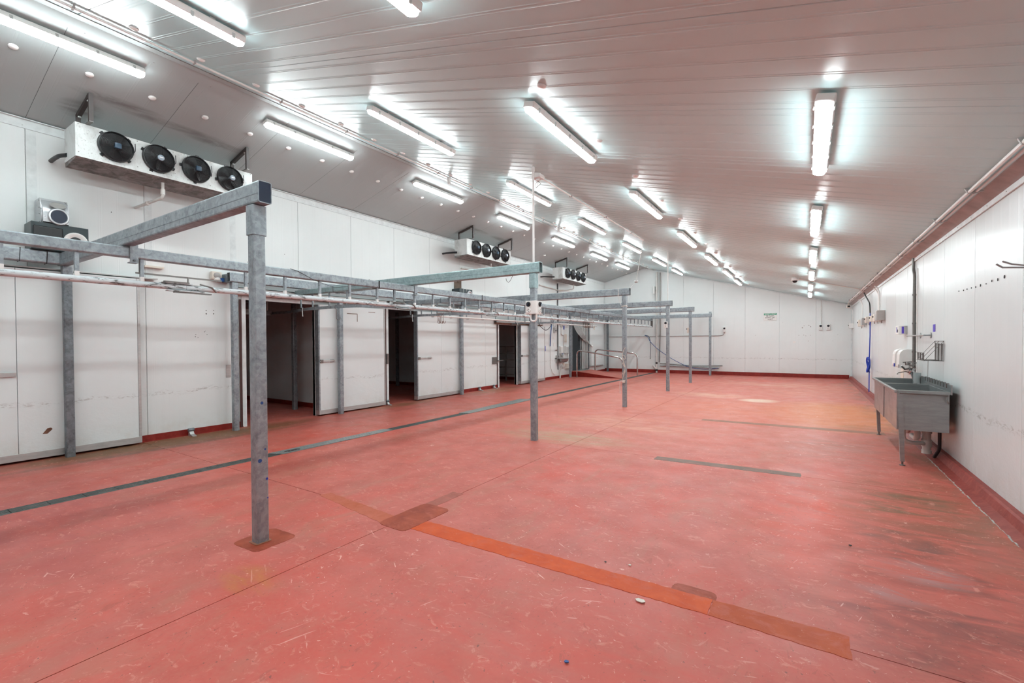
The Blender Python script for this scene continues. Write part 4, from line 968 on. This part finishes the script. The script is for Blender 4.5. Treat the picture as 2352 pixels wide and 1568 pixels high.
w_ = thing('soap_dispenser', 'white dispenser box with a violet label on the wall past the sink', 'dispenser', (1.39, 10.4, 1.58))
MB().box(1.33, 1.448, 10.25, 10.55, 1.585, 1.735, .008).build('case', 'white', w_); MB().box(1.375, 1.405, 10.2485, 10.25, 1.60, 1.72).box(1.3285, 1.33, 10.37, 10.43, 1.62, 1.71).build('label', 'purple', w_); MB().box(1.41, 1.4475, 10.244, 10.25, 1.59, 1.73).build('side_plate', 'grey', w_)
MB().box(1.324, 1.33, 10.29, 10.33, 1.62, 1.67).build('button', 'black', w_)
for i, (y, lb, lbl) in enumerate(((9.78, 'nearer of two rounded white towel dispensers behind the dark wall pipe', 1), (10.22, 'farther of two rounded white towel dispensers, with a blue tag', 2))):
    w_ = thing('towel_dispenser', lb, 'dispenser', (1.38, y, 1.02), 'towel dispensers past the sink')
    MB().prism([(1.448, 1.03), (1.448, 1.335), (1.36, 1.335), (1.315, 1.325), (1.285, 1.295), (1.27, 1.25), (1.262, 1.06), (1.275, 1.03)], 'y', y-.13, y+.13).build('case', 'white', w_)
    MB().box(1.30, 1.44, y-.1315, y-.13, 1.06, 1.30).build('side_panel', 'palecap' if False else 'white', w_)
    MB().box(1.255, 1.268, y-.135, y-.09, 1.035, 1.09).build('tag', 'blue' if i else 'grey', w_)
one(MB().box(1.444, 1.4495, 10.55, 10.85, .80, 1.10), 'notice_sheet', 'cream', 'faded paper notice on the wall below the towel dispensers', 'notice')
one(MB().box(1.4445, 1.4495, 8.22, 8.34, 1.60, 1.70), 'sticker', 'purple', 'small violet sticker above the steel bar', 'sticker')
# bent rods on the right wall
for y, pts, lb in ((4.75, [(1.449, 2.0), (1.2005, 2.021), (1.1665, 2.049)], 'nearer of two bent steel rods sticking out of the sink wall'), (4.95, [(1.449, 2.03), (1.299, 2.064), (1.2485, 2.090)], 'farther of two bent steel rods sticking out of the sink wall')):
    one(MB().tube([(x, y, z) for x, z in pts], .0065, 8), 'hook_rod', 'steel', lb, 'rod', 'bent rods on the sink wall', True)
mb = MB()
for y, r in ((7.10, .012), (6.915, .018), (6.785, .015), (6.63, .014), (6.485, .016), (6.333, .022), (6.163, .013), (6.004, .016), (5.844, .022), (5.682, .024)):
    z = 2.035+random.uniform(-.008, .008); r *= .5; mb.prism([(y+r*random.uniform(.5, 1)*math.cos(a), z+r*random.uniform(.6, 1.4)*math.sin(a)) for a in [2*PI*k/7 for k in range(7)]], 'x', 1.4440, 1.4488)
o = mb.build('screw_holes', 'ink', wr); o['kind'] = 'stuff'

# ------------------------------------------------------------------ boxes, conduits and the blue hose on the right wall
bx = [(12.88, 13.28, 1.925, 2.145, .14, 'grey', 'grey front box, first of the wall box row past the sink'), (13.58, 13.86, 1.93, 2.10, .12, 'cream', 'cream box beneath the pair of short conduits'),
      (14.25, 14.55, 1.945, 2.09, .12, 'cream', 'cream box between the conduit pair and the blue hose'), (15.42, 15.72, 1.95, 2.11, .12, 'cream', 'cream box right beside the blue hose'),
      (16.45, 16.80, 1.92, 2.12, .12, 'grey', 'grey box past the blue hose'), (17.35, 17.60, 1.90, 2.10, .13, 'cream', 'cream box at the foot of the single short conduit'), (20.85, 21.2, 1.92, 2.10, .13, 'white', 'white box nearest the end wall corner')]
for a, b_, z0, z1, dp, mt, lb in bx:
    o = thing('switch_box', lb+' on the sink wall', 'box', (1.45-dp/2, (a+b_)/2, z0), 'boxes along the sink wall')
    MB().box(1.448-dp, 1.448, a, b_, z0, z1, .006).build('case', mt, o); MB().box(1.448-dp-.006, 1.448-dp, a+.03, b_-.03, z0+.02, z1-.02).build('lid', mt, o)
    if mt != 'grey': MB().lathe([(.018, 0), (.018, -.02), (.001, -.022)], (1.448-dp-.006, (a+b_)/2, (z0+z1)/2+.02), 'x', 10).build('switch', 'black', o)
    MB().tube([(1.41, (a+b_)/2, z0), (1.41, (a+b_)/2, z0-.06)], .012, 6).build('gland', 'grey', o)
for y, zt, lb, z0 in ((13.66, 2.76, 'nearer short conduit of the pair dropping to the cream box', 2.103), (13.80, 2.72, 'farther short conduit of the pair dropping to the cream box', 2.103), (17.5, 2.72, 'single short conduit dropping to a cream box', 2.103), (21.02, 2.70, 'corner conduit down to the white box by the end wall', 2.103)):
    one(MB().tube(fillet([(1.425, y, z0), (1.425, y, zt-.14), (1.38, y, zt-.04), (1.33, y, zt)], .05), .014, 8), 'conduit', 'white', lb, 'conduit', 'short conduits on the sink wall', True)
h = thing('air_hose', 'blue hose hanging down the wall with a tied coil low down', 'hose', (1.40, 15.3, .05))
MB().tube(fillet([(1.33, 15.92, 2.79), (1.40, 15.30, 2.45), (1.405, 15.26, 2.2)], .1), .017, 8).build('black_sleeve', 'black', h, True)
MB().tube([(1.405, 15.26, 2.2), (1.408, 15.28, 1.6), (1.40, 15.34, .95), (1.40, 15.36, .05)], .012, 8).build('hose', 'blue', h, True)
pts = [(1.375+.03*math.sin(a*1.7), 15.30+.11*math.sin(a), .83+.20*math.cos(a*1.0+.4*math.sin(a*.37))) for a in [2*PI*4*k/90 for k in range(90)]]
MB().tube(pts, .012, 6).build('coil', 'blue', h, True)

# ------------------------------------------------------------------ far end wall
sg = thing('safety_sign', 'green and white safety sign on the far end wall', 'sign', (-1.262, 21.48, 2.305))
MB().box(-1.497, -1.027, 21.478, 21.492, 2.305, 2.605, .002).build('board', 'white', sg)
MB().box(-1.490, -1.034, 21.4765, 21.478, 2.525, 2.598).build('green_band', 'green', sg)
for txt, z, s_, mt in (('SAFETY FIRST', 2.561, .066, 'white'), ('BE ALERT', 2.487, .068, 'ink'), ("DON'T GET", 2.418, .068, 'ink'), ('HURT', 2.349, .068, 'ink')):
    vs, fs = text_mesh(txt, s_); mb = MB(); mb.add([(-1.262+v.x, (21.4755 if mt == 'white' else 21.477)-v.z, z+v.y) for v in vs], fs); o = mb.build('lettering', mt, sg); o['kind'] = 'stuff'
dp = thing('downpipe', 'white downpipe with a branched foot on the far end wall', 'pipe', (-5.86, 21.4, 0))
MB().tube([(-5.86, 21.41, .01), (-5.86, 21.41, zc(-5.86)-.07)], .042, 12).build('tube', 'pvc', dp, True)
MB().lathe([(.055, .09), (.055, .17)], (-5.86, 21.41, 0), 'z', 12).lathe([(.05, .42), (.05, .50)], (-5.86, 21.41, 0), 'z', 12).build('rubber_joint', 'black', dp, True)
MB().tube([(-5.86, 21.41, .14), (-6.0, 21.41, .32)], .045, 12).lathe([(.052, -.02), (.052, .03)], (-5.995, 21.41, .31), 'z', 10).build('branch', 'pvc', dp, True)
MB().box(-6.02, -5.94, 21.36, 21.46, 3.68, 4.02, .008).tube([(-5.98, 21.42, 3.68), (-5.98, 21.42, 3.46)], .012, 6).build('isolator_box', 'white', dp)
one(MB().tube([(-5.745, 21.43, .49), (-5.70, 21.43, 1.8), (-5.70, 21.43, zc(-5.7)-.07)], .021, 8), 'wall_pipe', 'dsteel', 'dark thin pipe beside the white downpipe on the end wall', 'pipe', None, True)
one(MB().tube([(-5.72, 21.43, .44), (-4.9, 21.43, .40), (-4.3, 21.43, .36), (-3.6, 21.43, .38), (-3.05, 21.43, .40)], .017, 8), 'wall_pipe', 'dsteel', 'upper of two thin pipes low on the end wall', 'pipe', None, True)
one(MB().tube([(-5.72, 21.42, .34), (-4.9, 21.42, .335), (-3.19, 21.42, .295)], .026, 8), 'wall_pipe', 'steel', 'lower and thicker of two pipes low on the end wall', 'pipe', None, True)
c = thing('conduit', 'thin grey conduit running level along the end wall to the outlet', 'conduit', (-5.0, 21.46, 1.70))
MB().tube(fillet([(-8.2, 21.47, 1.70), (-3.25, 21.47, 1.705), (-3.06, 21.47, 1.715), (-3.0, 21.47, 1.78), (-2.985, 21.455, 1.842)], .1), .013, 8).build('tube', 'grey', c, True)
for i in range(9): MB().box(-7.8+i*.55, -7.78+i*.55, 21.455, 21.487, 1.68, 1.72).build('saddle', 'alu', c)
h = thing('air_hose', 'blue hose sagging in a long curve along the far end wall', 'hose', (-5.0, 21.38, .22))
P_ = [(-6.41, 21.40, 1.75), (-6.27, 21.39, 1.70), (-6.13, 21.33, 1.44), (-5.86, 21.33, 1.17), (-5.70, 21.33, 1.04), (-5.22, 21.34, .70), (-4.65, 21.36, .40), (-4.27, 21.37, .26), (-3.73, 21.38, .225), (-3.40, 21.38, .255), (-3.22, 21.39, .30)]
MB().tube(fillet(P_, .25, 4), .013, 6).build('hose', 'bluehose', h, True)
MB().tube(fillet([(-6.41, 21.41, 1.76), (-6.20, 21.36, 1.72), (-6.14, 21.36, 1.5), (-6.125, 21.36, 1.1), (-6.14, 21.36, .72)], .08), .012, 6).build('tail', 'navy', h, True)
MB().lathe([(.018, .0), (.022, .05), (.016, .08)], (-6.14, 21.36, .64), 'z', 8).build('nozzle', 'dsteel', h)
one(MB().box(-.47, -.37, 21.488, 21.494, 1.36, 1.45), 'sticker', 'white', 'small blank white sticker on the end wall below the sign', 'sticker')

# ------------------------------------------------------------------ ramp and handrails
o = one(MB().prism([(-8.42, .0), (-6.15, 0), (-6.15, .004), (-8.05, .215), (-8.42, .215)], 'y', 17.50, 18.98), 'ramp', 'skirt', 'red ramp rising to the doorway between the handrails', 'ramp')
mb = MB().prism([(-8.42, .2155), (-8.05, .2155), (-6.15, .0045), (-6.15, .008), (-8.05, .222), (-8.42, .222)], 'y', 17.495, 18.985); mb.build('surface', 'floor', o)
MB().box(-8.415, -8.10, 17.78, 18.90, .2225, .232).build('sill_plate', 'plate', o)
for y, xa, xb_, zt, z0, lb in ((17.40, -8.05, -6.08, 1.13, .0, 'stainless handrail on the near side of the red ramp'), (19.05, -7.93, -6.02, 1.13, .0, 'stainless handrail on the far side of the red ramp')):
    r4 = thing('handrail', lb, 'handrail', (xa, y, 0), 'ramp handrails')
    MB().tube(fillet([(xa, y, z0+.002), (xa, y, zt), (xb_, y, .82 if y < 18 else .96), (xb_, y, .012)], .22, 7), .030, 12).build('tube', 'chrome', r4, True)
    for x in (xa, xb_): MB().lathe([(.055, .0), (.055, .010), (.034, .014)], (x, y, 0), 'z', 14).build('base_flange', 'steel', r4, True)

# ------------------------------------------------------------------ hand basin corner on the left wall
b = thing('hand_basin', 'small rust-stained hand basin on the wall beside the ramp', 'basin', (-8.26, 16.55, .62))
mb = MB(); R = []
for r_, z in ((.035, .64), (.10, .655), (.17, .70), (.195, .79), (.205, .80), (.195, .805), (.18, .79), (.14, .71), (.04, .68), (.001, .675)):
    R.append([(-8.245+(r_ if math.cos(a) > 0 else r_*.85)*math.cos(a), 16.55+r_*1.35*math.sin(a), z) for a in [2*PI*k/24 for k in range(24)]])
mb.ring_loft(R); mb.build('bowl', 'steel', b, True)
MB().box(-8.448, -8.41, 16.25, 16.86, .62, .93, .004).build('back_plate', 'alu', b)
for y in (16.4, 16.68): MB().lathe([(.022, .0), (.022, .05), (.032, .055), (.03, .08), (.001, .085)], (-8.37, y, .85), 'z', 10).build('tap_knob', 'chrome', b, True)
MB().tube(fillet([(-8.37, 16.55, .86), (-8.37, 16.55, .98), (-8.25, 16.55, .97), (-8.24, 16.55, .90)], .05), .011, 8).build('spout', 'chrome', b, True)
MB().tube(fillet([(-8.24, 16.55, .64), (-8.24, 16.55, .45), (-8.30, 16.6, .38), (-8.33, 16.65, .46), (-8.36, 16.62, .50), (-8.38, 16.55, .3), (-8.38, 16.5, .0)], .06), .026, 10).build('waste', 'pvc', b, True)
MB().lathe([(.05, .62), (.05, .57), (.03, .52)], (-8.24, 16.55, 0), 'z', 12).build('trap_cup', 'cream', b, True)
one(MB().tube(fillet([(-8.43, 16.72, 2.42), (-8.43, 16.72, 1.76), (-8.43, 16.95, 1.74), (-8.43, 16.95, .95), (-8.40, 16.8, .935)], .05), .017, 8), 'supply_pipe', 'pvc', 'pale stepped water pipe coming down above the hand basin', 'pipe', None, True)
for y, lb, tg in ((16.62, 'white dispenser over the hand basin, nearer with a blue tag', 'blue'), (17.12, 'white dispenser over the hand basin, farther one', 'grey')):
    w_ = thing('soap_dispenser', lb, 'dispenser', (-8.40, y, .98), 'dispensers over the hand basin')
    MB().prism([(-8.448, 1.0), (-8.448, 1.30), (-8.385, 1.30), (-8.345, 1.26), (-8.335, 1.03), (-8.35, 1.0)], 'y', y-.09, y+.09).build('case', 'white', w_)
    MB().box(-8.38, -8.34, y+.03, y+.10, .955, 1.0).build('tag', tg, w_)
h = thing('air_hose', 'hose on the wall between last sliding door and basin, blue above, pale below', 'hose', (-8.42, 15.75, .3))
MB().tube([(-8.40, 15.86, 2.36), (-8.41, 15.80, 1.9), (-8.41, 15.72, 1.3)], .018, 8).build('hose', 'bluehose', h, True)
MB().tube(fillet([(-8.41, 15.72, 1.3), (-8.42, 15.75, .50), (-8.42, 15.95, .22), (-8.40, 16.35, .12)], .12), .010, 6).build('tail', 'pvc', h, True)
one(MB().tube(fillet([(-8.10, 14.20, 2.28), (-8.14, 14.45, 2.03), (-8.16, 14.93, 1.88), (-8.16, 15.25, 2.02), (-8.12, 15.5, 2.30)], .2), .012, 7), 'loop_cable', 'navy', 'dark blue cable sagging in a loop before the last sliding door', 'cable', None, True)
o = thing('isolator', 'grey switch isolator on the wall above the basin taps', 'switch', (-8.40, 16.14, 1.83)); MB().box(-8.448, -8.37, 16.05, 16.20, 1.83, 2.05, .005).build('case', 'grey', o); MB().lathe([(.03, 0), (.03, .02), (.001, .022)], (-8.37, 16.125, 1.92), 'x', 10).build('knob', 'black', o)
for z in (1.13, .80): one(MB().tube([(-8.43, 16.15, z), (-8.35, 16.15, z)], .014, 8).lathe([(.022, -.02), (.026, 0), (.026, .03), (.001, .034)], (-8.36, 16.15, z), 'z', 8), 'bib_tap', 'dsteel', 'small dark wall tap, %s of two left of the basin pipe' % ('upper' if z > 1 else 'lower'), 'tap', 'two wall taps', True)
one(MB().box(-8.448, -8.36, 17.05, 17.50, .35, .56, .008), 'wall_box', 'cream', 'cream box low on the wall past the hand basin', 'box')
one(MB().box(-8.448, -8.40, 17.45, 17.62, 1.0, 1.28, .004), 'control_panel', 'grey', 'small grey control panel beside the ramp doorway post', 'panel')
one(MB().tube([(-8.43, 17.30, .98), (-8.41, 17.36, .6), (-8.37, 17.44, .03)], .016, 6), 'broom_handle', 'pvc', 'pale stick leaning on the wall beside the ramp post', 'stick', None, True)
for i, (y, z, w2, h2, mt, lb) in enumerate(((15.35, 1.22, .12, .20, 'blue', 'small blue notice on the wall between last door and hose'), (16.12, 1.62, .16, .10, 'white', 'white notice beside the black wall pipe'), (16.14, 1.36, .16, .14, 'white', 'second white notice beside the black wall pipe, lower'),
    (17.0, 2.06, .10, .16, 'blue', 'small blue notice above the basin pipe'), (17.15, 1.62, .22, .34, 'cream', 'large cream notice above the farther basin dispenser'))):
    one(MB().box(-8.449, -8.444, y-w2/2, y+w2/2, z-h2/2, z+h2/2), 'notice_sheet', mt, lb, 'notice', 'notices near the basin')
# strip curtain swept aside at the ramp doorway
c = thing('strip_curtain', 'clear plastic strip curtain swept aside and tied at the ramp doorway', 'curtain', (-8.35, 18.6, 1.2))
for k in range(7):
    y = 17.85+k*.11; mb = MB(); R = []
    for i in range(9):
        q = i/8; e = q*q; yy = y*(1-e)+(19.55+.012*k)*e; zz = 2.28*(1-q)+(1.30-.01*k)*q; xx = -8.40+.05*math.sin(q*2.2)+.006*k; wv = .075*(1-.75*q)
        R.append([(xx, yy-wv, zz-wv*.5*q), (xx+.004, yy-wv, zz-wv*.5*q), (xx+.004, yy+wv, zz+wv*.5*q), (xx, yy+wv, zz+wv*.5*q)])
    mb.ring_loft(R); mb.build('strip', 'clearpvc', c)
MB().tube([(-8.36, 19.58, 1.30), (-8.33, 19.68, 1.24), (-8.34, 19.74, 1.28)], .03, 8).build('tie', 'white', c)
MB().box(-8.40, -8.37, 19.60, 19.66, .35, 1.22).build('hanging_ends', 'clearpvc', c)
for k, y in enumerate((18.72, 18.95, 19.2)): MB().box(-8.425, -8.42, y, y+.2, .25, 2.29).build('strip', 'clearpvc', c)

# ------------------------------------------------------------------ small things on the left wall
o = thing('wall_light', 'white box light on the wall between first door and cooler drain', 'light', (-8.41, 2.88, 2.67)); MB().box(-8.448, -8.39, 2.78, 3.02, 2.68, 2.76, .006).build('base', 'white', o); MB().box(-8.448, -8.36, 2.76, 3.0, 2.65, 2.68, .004).build('lens', 'cream', o)
o = thing('alarm_sounder', 'small pale sounder box on the wall past the box light', 'alarm', (-8.41, 3.74, 2.6)); MB().box(-8.448, -8.36, 3.68, 3.83, 2.575, 2.705, .008).build('case', 'cream', o); MB().lathe([(.05, 0), (.05, .012), (.03, .02), (.001, .02)], (-8.36, 3.755, 2.64), 'x', 14).build('horn', 'grey', o, True)
o = thing('warning_lamp', 'white ball lamp beside the hollow end of the long wall-side beam', 'lamp', (-8.36, 3.78, 2.52)); MB().lathe([(.001, -.05), (.03, -.042), (.048, -.015), (.05, .012), (.035, .04), (.001, .045)], (-8.38, 3.76, 2.575), 'y', 14).build('globe', 'white', o, True); MB().box(-8.41, -8.35, 3.80, 3.865, 2.545, 2.605).build('base', 'bluehose', o)
one(MB().lathe([(.05, 0), (.048, -.03), (.02, -.04), (.001, -.04)], on_ceiling(-7.82, 14.2, .001), 'z', 14), 'smoke_detector', 'white', 'round white detector on the short slope between middle and farthest cooler', 'detector', None, True)
def stopper(y, lb):
    o = thing('door_guide', lb, 'door stop', (-8.36, y, 0), 'door guides along the sliding doors')
    MB().prism([(-8.40, 0), (-8.25, 0), (-8.25, .012), (-8.33, .03), (-8.37, .085), (-8.40, .085)], 'y', y-.03, y+.03).build('foot', 'alu', o)
    MB().lathe([(.028, -.04), (.028, .04)], (-8.375, y, .095), 'y', 10).build('roller', 'galv_d', o, True)
stopper(3.34, 'small steel door guide on the floor before the blank wall with peeled skirting'); stopper(7.46, 'small door guide at the foot of the middle doorway jamb'); stopper(11.1, 'small dull door guide on the floor by the blank wall past the middle door'); stopper(11.86, 'small door guide at the jamb of the doorway with shelving')
one(MB().box(-8.26, -8.16, .72, 1.10, .0, .012).box(-8.22, -8.17, .80, 1.02, .012, .022), 'floor_bracket', 'alu', 'flat steel bracket on the floor under the nearest sliding door', 'bracket')
# wires slung from the beams
one(MB().tube([(-6.3, 1.88, 2.53), (-6.35, 2.3, 2.47), (-6.1, 2.7, 2.515)], .003, 4), 'loose_wire', 'black', 'thin black wire drooping between the first cross beam and the long square beam', 'wire', None, True)
one(MB().tube([(-5.953, 3.6, 2.515), (-5.95, 3.72, 2.49), (-5.95, 3.95, 2.40), (-6.1, 4.4, 2.34), (-6.05, 4.75, 2.40), (-5.953, 4.95, 2.515)], .003, 4), 'loose_wire', 'black', 'thin black wire sagging along the long square beam past the thick post', 'wire', None, True)

# ------------------------------------------------------------------ inside the cold rooms
for x, y, lb in ((-9.64, 5.90, 'steel post inside the widest dark doorway'), (-11.73, 10.9, 'dim post inside the middle doorway')):
    one(MB().rhs('z', 0, 2.5, x, y, .09, .09, .012, .006), 'steel_post', 'galv', lb, 'post')
one(MB().rhs('x', -13.0, -8.9, 5.90, 2.555, .09, .10, .012, .006), 'cross_beam', 'galv_d', 'unlit beam inside the widest doorway', 'beam')
r5 = thing('cold_room_rail', 'unlit rail with fittings just inside the widest doorway', 'rail', (-9.3, 4.0, 2.1))
MB().box(-9.30, -9.285, 3.2, 5.2, 2.10, 2.16).build('bar', 'dsteel', r5); MB().box(-9.36, -9.24, 4.6, 5.15, 2.06, 2.10).build('switch', 'dsteel', r5)
for y in (4.4, 5.1): MB().box(-9.30, -9.28, y, y+.02, 2.16, 2.945).build('hanger', 'alu', r5)
rk = thing('shelving_rack', 'pale steel shelving rack inside the farther dark doorway', 'rack', (-9.6, 14.3, 0))
for x, y in ((-9.70, 14.55), (-9.70, 13.95), (-10.9, 14.55), (-10.9, 13.95), (-8.95, 14.55)): MB().rhs('z', 0, 1.32, x, y, .05, .05, .006, .004).build('upright', 'alu', rk)
for z in (.22, .50, .78, 1.02, 1.28):
    MB().box(-10.9, -8.95, 14.53, 14.57, z, z+.035).box(-10.9, -9.7, 13.93, 13.97, z, z+.035).build('shelf_bar', 'alu', rk)
    MB().box(-10.87, -9.73, 13.97, 14.53, z+.01, z+.02).build('shelf', 'dsteel', rk)

# ------------------------------------------------------------------ crumbs lying on the floor
def flake(x, y, r, mt, lb):
    pts = [(x+r*random.uniform(.5, 1)*math.cos(a), y+r*random.uniform(.4, .8)*math.sin(a)) for a in [2*PI*k/8 for k in range(8)]]
    one(MB().prism(pts, 'z', .005, .009), 'paint_flake', mt, lb, 'debris')
flake(-.80, 2.575, .032, 'cream', 'pale dry flake on the floor beside the orange strip'); flake(-1.139, 2.905, .010, 'black', 'tiny black crumb on the floor beyond the orange strip'); flake(-.985, 2.95, .013, 'cream', 'tiny cream pebble beyond the orange strip near the black crumb')
flake(-.937, 1.897, .014, 'bluehose', 'tiny blue-green scrap on the floor before the orange strip'); flake(.271, 4.087, .012, 'ink', 'tiny dark crumb on the stained floor toward the sink wall')

# ------------------------------------------------------------------ marks on walls and doors, sealant by the kerb
def marks(pts, ax, at, th, name, mat, parent):
    mb = MB()
    for u, v, r in pts:
        mb.prism([(u+r*random.uniform(.5, 1)*math.cos(a), v+r*random.uniform(.5, 1.2)*math.sin(a)) for a in [2*PI*k/7 for k in range(7)]], ax, at, at+th)
    o = mb.build(name, mat, parent); o['kind'] = 'stuff'; return o
marks([(3.62, 2.044, .010), (3.734, 2.05, .010), (3.62, 1.99, .012), (3.733, 1.997, .012), (3.46, 1.641, .007), (3.589, 1.686, .008), (3.491, 1.591, .007), (3.453, 1.605, .010), (3.628, 1.642, .008), (3.60, 1.70, .006), (4.3, 2.95, .008), (3.0, 3.35, .008), (2.95, 3.33, .007), (2.4, 3.4, .008), (5.0, 3.2, .007)], 'x', -8.4498, .0012, 'screw_holes', 'ink', wl)
marks([(-.146, 1.99, .035), (-.09, 2.055, .02), (.07, 2.07, .03), (.13, 2.02, .03), (-.263, 1.678, .018), (-.03, 1.66, .02), (.13, 1.674, .014), (-1.80, 1.696, .014), (-.82, 2.215, .01), (-.22, 2.216, .01), (.05, 1.45, .016), (-.1, 1.69, .018), (.85, 1.45, .012), (1.0, 1.7, .012)], 'y', 21.4985, .001, 'screw_holes', 'grey', wf)
for y in (1.60, 2.84, 4.06):
    MB().box(-8.4495, -8.448, y-.05, y+.045, 2.4, 4.265).build('seam_strip', 'trim', wl)
MB().box(-8.4495, -8.445, 3.915, 3.995, .90, 1.12).build('repair_plate', 'alu', wl)
for o in bpy.data.objects:
    if o.name.startswith('leaf') and o.parent is d1:
        MB().box(-8.2995, -8.298, 6.29, 6.56, 2.112, 2.128).box(-8.2995, -8.298, 6.548, 6.562, 1.95, 2.112).build('tape_mark', 'brown', o); MB().box(-8.2995, -8.298, 6.86, 7.05, 2.172, 2.182).build('scratch', 'rust', o)
    if o.name.startswith('leaf') and o.parent is d2:
        MB().prism([(9.13, 2.01), (9.20, 2.16), (9.27, 2.01), (9.22, 2.06), (9.18, 2.05)], 'x', -8.2998, -8.298).build('arrow_mark', 'grey', o)
pts = [(1.288+random.uniform(-.006, .006), 4.7+.05*i) for i in range(60)]
mb = MB()
for (a, b), (c, d) in zip(pts, pts[1:]):
    w1 = random.choice((.001, .002, .005, .006)); mb.box(a-w1, a+w1, b, d, .0005, .0035)
o = mb.build('sealant', 'greycrack', bpy.data.objects['baseboard_right']); o['kind'] = 'stuff'
